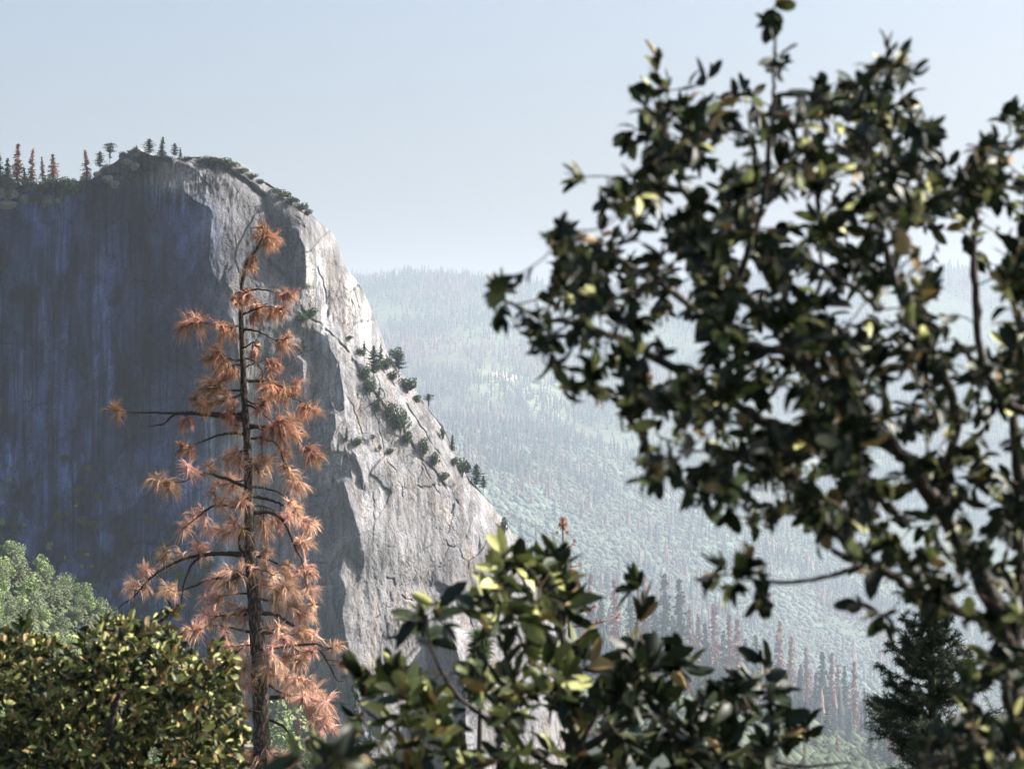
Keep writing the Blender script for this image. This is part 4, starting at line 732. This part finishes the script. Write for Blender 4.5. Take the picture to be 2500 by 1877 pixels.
# ---- the dead pine
TR = [(646, 570), (640, 585), (621, 618), (601, 647), (592, 690), (588, 753), (592, 858), (596, 963), (604, 1090), (607, 1200), (609, 1300), (616, 1413), (627, 1544), (636, 1697), (638, 1807), (642, 1880), (650, 2200)]
TRR = [2, 3, 4, 4.5, 5, 6, 7, 8, 9.5, 11, 13, 15, 17.5, 20, 21, 22, 25]
DP = 26.0
def trunk_x(y): return float(np.interp(y, [t[1] for t in TR], [t[0] for t in TR]))
BRS = [  # start y on trunk, polyline, tufts (x, y, radius)
 (600, [(640, 580), (652, 566)], [(632, 578, 26), (650, 572, 30), (640, 560, 26), (664, 580, 28), (655, 590, 26)]),
 (625, [(614, 640), (626, 634)], [(612, 640, 18), (603, 655, 20), (615, 650, 18), (618, 625, 16)]),
 (712, [(630, 707), (668, 712), (695, 716)], [(706, 717, 24), (688, 721, 22), (715, 713, 20)]),
 (711, [(575, 717), (571, 726)], [(577, 736, 20), (570, 728, 14)]), (709, [(600, 706), (608, 712)], [(605, 716, 22), (604, 732, 20)]),
 (770, [(606, 762), (621, 749), (655, 742)], [(626, 762, 28), (640, 755, 24), (618, 775, 20)]), (768, [(640, 750), (668, 748)], [(676, 757, 26), (693, 757, 24), (662, 764, 22)]),
 (795, [(555, 797), (524, 795), (490, 786)], [(461, 786, 44), (478, 778, 30), (450, 795, 28)]), (797, [(560, 795), (545, 798)], [(537, 791, 26), (558, 799, 30), (571, 812, 26), (548, 815, 22)]),
 (803, [(615, 806), (640, 813), (672, 830)], [(700, 837, 30), (685, 845, 24), (706, 824, 20)]), (850, [(608, 842), (621, 833)], [(626, 860, 18), (630, 846, 14), (618, 868, 14)]),
 (880, [(560, 876), (540, 870)], [(520, 862, 38), (540, 880, 32), (532, 848, 24), (510, 876, 24)]), (895, [(575, 890), (560, 895)], [(537, 902, 22), (572, 904, 24), (556, 915, 20)]),
 (900, [(612, 890), (640, 880), (652, 877)], [(668, 884, 26), (659, 902, 22), (680, 890, 18)]), (874, [(620, 880), (640, 905)], [(640, 918, 12)]),
 (953, [(570, 953), (545, 953), (530, 945)], [(516, 934, 36), (520, 958, 26), (500, 950, 24), (536, 930, 20)]), (960, [(560, 975), (530, 980)], [(495, 986, 24), (550, 965, 22), (515, 985, 18)]),
 (928, [(620, 930), (650, 934), (690, 945), (706, 968), (735, 980)], [(659, 940, 30), (676, 963, 32), (722, 942, 32), (693, 955, 28), (712, 960, 24), (752, 993, 32), (768, 1003, 26), (742, 1003, 24), (640, 945, 20)]),
 (1027, [(560, 1024), (520, 1014), (453, 1010), (381, 1007), (310, 1006), (290, 1002)], [(285, 1002, 28), (292, 1018, 20), (278, 990, 20), (457, 1024, 24), (448, 1036, 20)]), (1020, [(500, 1012), (455, 1008), (423, 1014), (398, 1035), (364, 1040)], [(362, 1039, 7)]),
 (1012, [(540, 1010), (500, 1000), (482, 985)], [(491, 989, 22), (475, 975, 20), (500, 1000, 18)]),
 (985, [(620, 995), (645, 1012), (672, 1035)], [(685, 1027, 32), (714, 1031, 36), (700, 1050, 32), (722, 1056, 28), (690, 1070, 28)]), (1036, [(640, 1040), (680, 1042), (720, 1065), (745, 1088)], [(765, 1100, 30), (777, 1112, 24), (755, 1118, 22), (665, 1050, 24)]),
 (1045, [(638, 1046), (640, 1080), (640, 1115)], [(645, 1065, 24), (640, 1120, 18)]), (975, [(618, 985), (640, 990)], [(645, 982, 26), (655, 970, 24), (632, 1000, 22)]), (1000, [(575, 1010), (560, 1005)], [(560, 1022, 26), (575, 1040, 20), (555, 1000, 22), (572, 990, 20)]),
 (1058, [(570, 1057), (537, 1061), (495, 1077), (457, 1090)], [(449, 1092, 24), (462, 1100, 20), (440, 1085, 16)]), (1095, [(590, 1100)], [(571, 1107, 32), (585, 1132, 30), (560, 1125, 24)]),
 (1130, [(622, 1132)], [(642, 1136, 36), (617, 1140, 30), (655, 1122, 26), (636, 1160, 28)]), (1070, [(640, 1070), (676, 1085), (697, 1132), (705, 1150)], [(689, 1100, 26), (710, 1152, 26), (727, 1174, 34), (715, 1180, 26), (700, 1140, 18)]),
 (1190, [(560, 1172), (503, 1155), (461, 1170), (420, 1182)], [(398, 1176, 44), (415, 1190, 30), (385, 1168, 28), (461, 1138, 28), (512, 1134, 26), (475, 1150, 24)]), (1170, [(575, 1175)], [(554, 1166, 32), (537, 1183, 28), (566, 1190, 26)]),
 (1240, [(580, 1238), (550, 1233), (515, 1238), (480, 1264), (445, 1292)], [(524, 1198, 28), (471, 1255, 26), (449, 1288, 28), (506, 1273, 30), (460, 1275, 24), (490, 1240, 22), (540, 1225, 24)]), (1232, [(590, 1225)], [(572, 1224, 30), (590, 1224, 26), (594, 1206, 22)]),
 (1290, [(590, 1290)], [(594, 1296, 28), (576, 1280, 26), (560, 1260, 24), (600, 1320, 22)]), (1350, [(590, 1345), (583, 1325), (585, 1290), (570, 1240)], [(541, 1294, 28), (555, 1300, 24)]),
 (1187, [(640, 1190), (681, 1203), (703, 1222)], [(717, 1238, 28), (708, 1225, 22)]), (1211, [(650, 1218), (686, 1231), (725, 1255), (752, 1275)], [(730, 1251, 26), (766, 1281, 24), (703, 1260, 26), (681, 1264, 20), (758, 1290, 20), (745, 1270, 22)]), (1235, [(640, 1235), (670, 1245)], [(645, 1290, 30), (638, 1275, 26), (662, 1275, 22), (684, 1295, 14), (650, 1310, 22)]),
 (1255, [(660, 1250), (699, 1281), (721, 1338), (738, 1369), (747, 1421)], [(734, 1325, 26), (752, 1327, 22), (747, 1382, 30), (756, 1441, 28), (742, 1320, 24), (765, 1478, 20), (752, 1400, 20), (765, 1395, 20)]),
 (1351, [(560, 1350), (506, 1352), (445, 1366), (375, 1404), (327, 1456), (279, 1489)], [(406, 1345, 32), (398, 1360, 24), (353, 1384, 24), (323, 1426, 28), (358, 1432, 20), (485, 1327, 28), (498, 1340, 24), (445, 1352, 22), (315, 1438, 20), (345, 1395, 20)]), (1356, [(520, 1352), (476, 1369), (450, 1421), (441, 1483)], [(441, 1484, 5)]),
 (1410, [(560, 1408), (506, 1417), (458, 1436), (430, 1443)], [(412, 1435, 30), (405, 1445, 22), (537, 1408, 36), (515, 1415, 24)]), (1400, [(590, 1402)], [(572, 1400, 36), (590, 1385, 28), (555, 1390, 26), (575, 1425, 28), (545, 1425, 26)]),
 (1355, [(650, 1362), (690, 1385), (715, 1405)], [(638, 1347, 28), (703, 1378, 22), (690, 1390, 20), (725, 1395, 20), (650, 1340, 22)]), (1390, [(640, 1392), (670, 1404)], [(664, 1404, 32), (620, 1386, 24), (638, 1421, 32), (650, 1380, 24)]), (1420, [(650, 1428), (690, 1436)], [(695, 1430, 44), (720, 1440, 30), (710, 1410, 26), (672, 1436, 30)]),
 (1450, [(590, 1448), (540, 1455)], [(506, 1456, 28), (530, 1452, 26), (520, 1470, 22)]), (1480, [(600, 1490)], [(585, 1491, 36), (570, 1475, 28), (600, 1510, 26)]), (1500, [(560, 1500), (530, 1505)], [(498, 1500, 32), (520, 1490, 26), (510, 1515, 22), (545, 1505, 22)]),
 (1544, [(600, 1541), (563, 1531), (515, 1526), (480, 1540)], [(450, 1545, 38), (470, 1535, 28), (490, 1525, 26), (437, 1555, 24), (546, 1544, 28)]),
 (1496, [(660, 1498), (682, 1505), (725, 1535), (774, 1579), (804, 1623), (822, 1658), (839, 1663)], [(822, 1577, 20), (839, 1618, 26), (747, 1588, 28), (769, 1553, 26), (845, 1610, 20), (735, 1560, 24)]), (1585, [(760, 1572), (800, 1582)], [(826, 1574, 22)]),
 (1460, [(660, 1465), (700, 1465)], [(725, 1476, 32), (700, 1480, 28), (750, 1500, 26), (675, 1480, 26), (730, 1500, 26)]), (1530, [(660, 1535), (700, 1550)], [(664, 1522, 30), (690, 1552, 32), (712, 1572, 30), (740, 1540, 28), (680, 1530, 26)]), (1545, [(670, 1547), (720, 1580), (735, 1610)], [(730, 1612, 30), (700, 1600, 30), (760, 1590, 24)]),
 (1580, [(650, 1590)], [(660, 1582, 30), (680, 1612, 30), (655, 1640, 30), (640, 1610, 26)]), (1570, [(600, 1575)], [(550, 1575, 30), (572, 1588, 32), (607, 1570, 28), (560, 1600, 28)]), (1620, [(600, 1630)], [(594, 1610, 32), (572, 1653, 32), (560, 1630, 28), (590, 1640, 28)]), (1665, [(600, 1670)], [(590, 1675, 30), (570, 1680, 26), (612, 1660, 24)]),
 (1668, [(660, 1672), (682, 1688), (720, 1700), (747, 1707), (780, 1740), (791, 1756)], [(769, 1688, 34), (800, 1710, 34), (778, 1719, 30), (769, 1754, 32), (787, 1772, 28), (813, 1776, 24), (703, 1697, 26), (740, 1700, 28), (755, 1725, 26), (800, 1745, 26)]), (1640, [(680, 1650), (740, 1660)], [(673, 1640, 30), (695, 1653, 30), (725, 1658, 32), (760, 1662, 30), (740, 1675, 28), (700, 1670, 26)]),
 (1700, [(740, 1706), (762, 1740), (765, 1800)], [(765, 1807, 24), (758, 1815, 20), (775, 1812, 18)]), (1732, [(610, 1735)], [(585, 1732, 30), (570, 1740, 26), (590, 1715, 24)]), (1800, [(600, 1810), (570, 1820)], [(550, 1820, 28), (572, 1850, 36), (590, 1830, 28), (540, 1835, 26), (585, 1865, 32)]),
 (1815, [(645, 1818)], [(638, 1820, 30), (616, 1833, 32), (638, 1860, 34), (610, 1865, 32), (655, 1840, 28)]), (1840, [(670, 1845), (700, 1862)], [(673, 1850, 34), (703, 1868, 32), (690, 1850, 28), (660, 1875, 32)]), (1754, [(655, 1756), (695, 1776), (717, 1815), (712, 1850), (720, 1870)], [(722, 1880, 20)])]
def needles(mb, c, axis, r, n, rs, ln, base, wid, bundle=0):
    a = axis/(np.linalg.norm(axis)+1e-9)
    if bundle:
        nb = max(6, n//bundle); b = rs.normal(size=(nb, 3)); b /= np.linalg.norm(b, axis=1)[:, None]; b = b*.95+a*rs.uniform(.2, .9)+np.array([0, 0, -.25]); k = rs.integers(nb, size=n)
        off = (a[None]*(rs.random((nb, 1))-.75)*r*.9)[k]; d = b[k]+rs.normal(size=(n, 3))*.13; L0 = rs.uniform(.6, 1.15, nb)[k][:, None]; tone = rs.uniform(.6, 1.35, (nb, 1))[k]
    else:
        d = rs.normal(size=(n, 3)); d /= np.linalg.norm(d, axis=1)[:, None]; d = d*.95+a*.55; d[:, 2] -= .12; off = a[None]*(rs.random((n, 1))-.6)*r*.6; L0 = 1.0; tone = 1.0
    d /= np.linalg.norm(d, axis=1)[:, None]; L = r*ln*L0*rs.uniform(.8, 1.1, n)[:, None]
    o = c+off+rs.normal(size=(n, 3))*r*.03; mid = o+d*L*.55; end = o+d*L+np.array([0, 0, -1.])*L*(.28 if bundle else .14)*rs.uniform(.2, 1.6, (n, 1))
    s = np.cross(d, rs.normal(size=(n, 3))); s /= np.linalg.norm(s, axis=1)[:, None]+1e-9; s *= wid
    V = np.stack([o-s, o+s, mid+s*.9, mid-s*.9, end], 1).reshape(-1, 3); i = np.arange(n)[:, None]*5
    mb.add(V, Q=(i+np.array([0, 1, 2, 3])), T=(i+np.array([3, 2, 4])), C=np.repeat(np.array(base)*rs.uniform(.7, 1.3, (n, 1))*tone, 5, 0))
def dead_pine():
    rs = np.random.default_rng(31); root = empty('dead_pine', P(650, 2200, DP), 'tall dead pine with rust brown needle tufts in front of the cliff', 'tree'); off = np.array(root.location)
    sp = spline([P(x, y, DP) for x, y in TR], 10); rr = np.interp(np.linspace(0, 1, len(sp)), np.linspace(0, 1, len(TRR)), TRR)*K*DP
    mb = MB(); mb.tube(sp-off, rr*(1+.05*rs.normal(size=len(rr))), n=16, bump=.12); mb.build('trunk', M_pinebark, root, shade=True)
    for k, (y0, pl, tufts) in enumerate(BRS):
        x0 = trunk_x(y0); ex = pl[-1][0]-x0; dz = (.55*rs.random()-.3)*abs(ex)*1.3*K*DP+rs.normal()*.10
        if abs(ex) < 45: dz = -.22+.4*rs.random()
        pp = [(x0, y0)]+pl; tot = sum(math.hypot(b[0]-a[0], b[1]-a[1]) for a, b in zip(pp[:-1], pp[1:]))+1e-6; acc = 0; pts = [P(x0, y0, DP)]
        for a, b in zip(pp[:-1], pp[1:]): acc += math.hypot(b[0]-a[0], b[1]-a[1]); pts.append(P(b[0], b[1], DP+dz*acc/tot))
        c = spline(pts, 6); c = c+rs.normal(size=c.shape)*.0035; c[0] = pts[0]
        r0 = min(.026, .011+.00007*tot)*(1 if y0 > 800 else .8); mb = MB(); mb.tube(c-off, np.linspace(r0, .005, len(c)), C=(.055, .038, .032), n=6, bump=.2)
        nb = MB()
        for (x, y, r) in tufts:
            j = np.argmin([abs((q[0]/(K*q[1])+1250)-x)+abs((938.5-q[2]/(K*q[1]))-y) for q in c]); q = c[j]
            t = P(x, y, q[1]+rs.normal()*.5*r*K*DP); ax = t-q
            if np.linalg.norm(ax) > .015: mb.tube(spline([q-off, (q+t)/2-off+np.array([0, 0, -.01]), t-off], 3), np.linspace(.006, .0035, 7), C=(.06, .04, .03), n=4)
            if np.linalg.norm(ax) < .05: ax = c[-1]-c[0]
            if r > 9:
                cc = np.array([.46, .25, .165]) if y < 1130 else np.array([.62, .40, .30]); cc = cc*rs.uniform(.7, 1.2); cc = cc*np.array([1, rs.uniform(.95, 1.07), rs.uniform(.9, 1.1)])
                needles(nb, t-off, ax, r*K*DP*1.25, int((75+r*3.6)*rs.uniform(.6, 1.2)), rs, 1.15, cc, .0025, 7)
        o = mb.build('branch', M_wood, root)
        if nb.n: nb.build('needles', M_needle, o)
dead_pine()
# ---- small dead sapling in the centre
def sapling():
    rs = np.random.default_rng(33); D = 14.0; tr = [(1373, 1262), (1375, 1330), (1380, 1420), (1392, 1560), (1398, 1700), (1402, 1870), (1405, 2200)]
    root = empty('dead_sapling', P(1405, 2200, D), 'thin dead conifer sapling with a reddish bud tuft on top, rising behind the centre oak', 'tree'); off = np.array(root.location)
    mb = MB(); mb.tube(spline([P(x, y, D) for x, y in tr], 6)-off, np.interp(np.linspace(0, 1, 37), np.linspace(0, 1, 7), [.004, .005, .007, .010, .014, .018, .024]), C=(.16, .10, .08), n=7); mb.build('trunk', M_wood, root)
    nb = MB()
    for (x, y, r) in [(1374, 1270, 12), (1368, 1282, 9), (1380, 1280, 9), (1374, 1290, 9), (1360, 1300, 6), (1384, 1300, 6)]: needles(nb, P(x, y, D)-off, np.array([0, 0, 1.]), r*K*D, 60, rs, 1.1, (.42, .17, .10), .0016)
    nb.build('bud_tuft', M_needle, root)
    for y0, pl, tips in [(1345, [(1355, 1335), (1335, 1328)], [(1338, 1330), (1345, 1335), (1330, 1326)]), (1345, [(1390, 1335), (1400, 1325)], [(1398, 1328), (1402, 1320), (1392, 1334)]), (1385, [(1400, 1382), (1413, 1380)], [(1414, 1378), (1392, 1380), (1404, 1381)]), (1432, [(1350, 1445), (1325, 1432)], [(1325, 1430), (1335, 1438), (1330, 1433)]),
       (1425, [(1398, 1415), (1400, 1398), (1388, 1385)], [(1400, 1400), (1396, 1420), (1390, 1390)]), (1500, [(1330, 1497), (1285, 1487)], [(1288, 1487), (1300, 1492), (1294, 1489)]), (1498, [(1410, 1495), (1438, 1487), (1450, 1480)], [(1448, 1480), (1430, 1490), (1452, 1478)]), (1530, [(1440, 1525), (1480, 1515), (1512, 1498)], [(1510, 1500), (1455, 1516), (1466, 1514), (1505, 1506)]),
       (1565, [(1430, 1568), (1468, 1568)], [(1466, 1567), (1461, 1568), (1463, 1566)]), (1800, [(1385, 1790), (1370, 1815)], [(1380, 1830), (1372, 1845), (1395, 1835), (1384, 1850)]), (1790, [(1420, 1800), (1432, 1790)], [(1432, 1790), (1425, 1800), (1440, 1785)])]:
        c = spline([P(trunk_sx(tr, y0), y0, D)]+[P(x, y, D+rs.normal()*.05) for x, y in pl], 4); mb = MB(); mb.tube(c-off, np.linspace(.006, .003, len(c)), C=(.18, .11, .09), n=5); b = mb.build('branch', M_wood, root); nb = MB()
        for (x, y) in tips: needles(nb, P(x, y, c[-1][1])-off, c[-1]-c[0], 6*K*D, 30, rs, 1.1, (.40, .13, .09), .0014)
        nb.build('buds', M_needle, b)
def trunk_sx(tr, y): return float(np.interp(y, [t[1] for t in tr], [t[0] for t in tr]))
sapling()
# ---- dark fir at the lower right, green pine top behind the centre oak
def fir(name, label, D, tr, rad, levels, rs, cc, nl, r_t, step, top_fill=True):
    root = empty(name, P(tr[-1][0], tr[-1][1], D), label, 'tree'); off = np.array(root.location)
    sp = spline([P(x, y, D) for x, y in tr], 6); mb = MB(); mb.tube(sp-off, np.linspace(rad*.2, rad, len(sp)), C=(.06, .045, .035), n=7); mb.build('trunk', M_wood, root)
    nbr = 0
    for (y0, hw) in levels:
        for k in range(nl):
            az = rs.random()*6.28; L = hw*K*D*rs.uniform(.6, 1.1); c0 = P(trunk_sx(tr, y0), y0+rs.normal()*6, D); d = np.array([math.cos(az), math.sin(az), .28+.25*rs.random()])
            c = spline([c0, c0+d*L*.5+np.array([0, 0, -.06*L]), c0+d*L], 5); mb = MB(); mb.tube(c-off, np.linspace(.008, .003, len(c)), C=(.07, .05, .04), n=5); nb = MB()
            for t in np.arange(.25, 1.01, step/L):
                q = c[min(len(c)-1, int(t*(len(c)-1)))]; sub = rs.normal(size=(3, 3))*np.array([1, 1, .5]); 
                for sgn in (0, 1, 2):
                    dd = d*.7+sub[sgn]*.55; dd /= np.linalg.norm(dd); e = q+dd*L*.30*(1.15-t*.5)
                    if sgn and rs.random() < .25: continue
                    mb.tube(np.array([q, e])-off, [.003, .002], C=(.07, .05, .04), n=3)
                    for u in np.linspace(.2, 1, 4): needles(nb, q+(e-q)*u-off, dd, r_t, 16, rs, 1.0, np.array(cc)*rs.uniform(.7, 1.3), .0016)
            b = mb.build('branch', M_wood, root); nb.build('needles', M_needle, b)
rs_f = np.random.default_rng(41)
fir('fir_tree', 'dark fir with short dense needles at lower right, half hidden behind the large oak', 17.0, [(2262, 1480), (2270, 1560), (2276, 1700), (2280, 1900), (2285, 2200)], .05,
    [(1490, 22), (1510, 42), (1535, 62), (1565, 80), (1595, 95), (1625, 110), (1655, 125), (1690, 140), (1725, 155), (1760, 170), (1795, 185), (1830, 200), (1865, 215), (1900, 225)], rs_f, (.020, .034, .014), 9, .045, .07)
fir('young_pine', 'small green pine top with long needles showing between the leaves of the centre oak', 11.0, [(1172, 1560), (1172, 1700), (1170, 1900)], .015, [(1570, 16), (1595, 26), (1625, 34), (1660, 38), (1700, 44)], rs_f, (.06, .085, .03), 4, .07, .11)
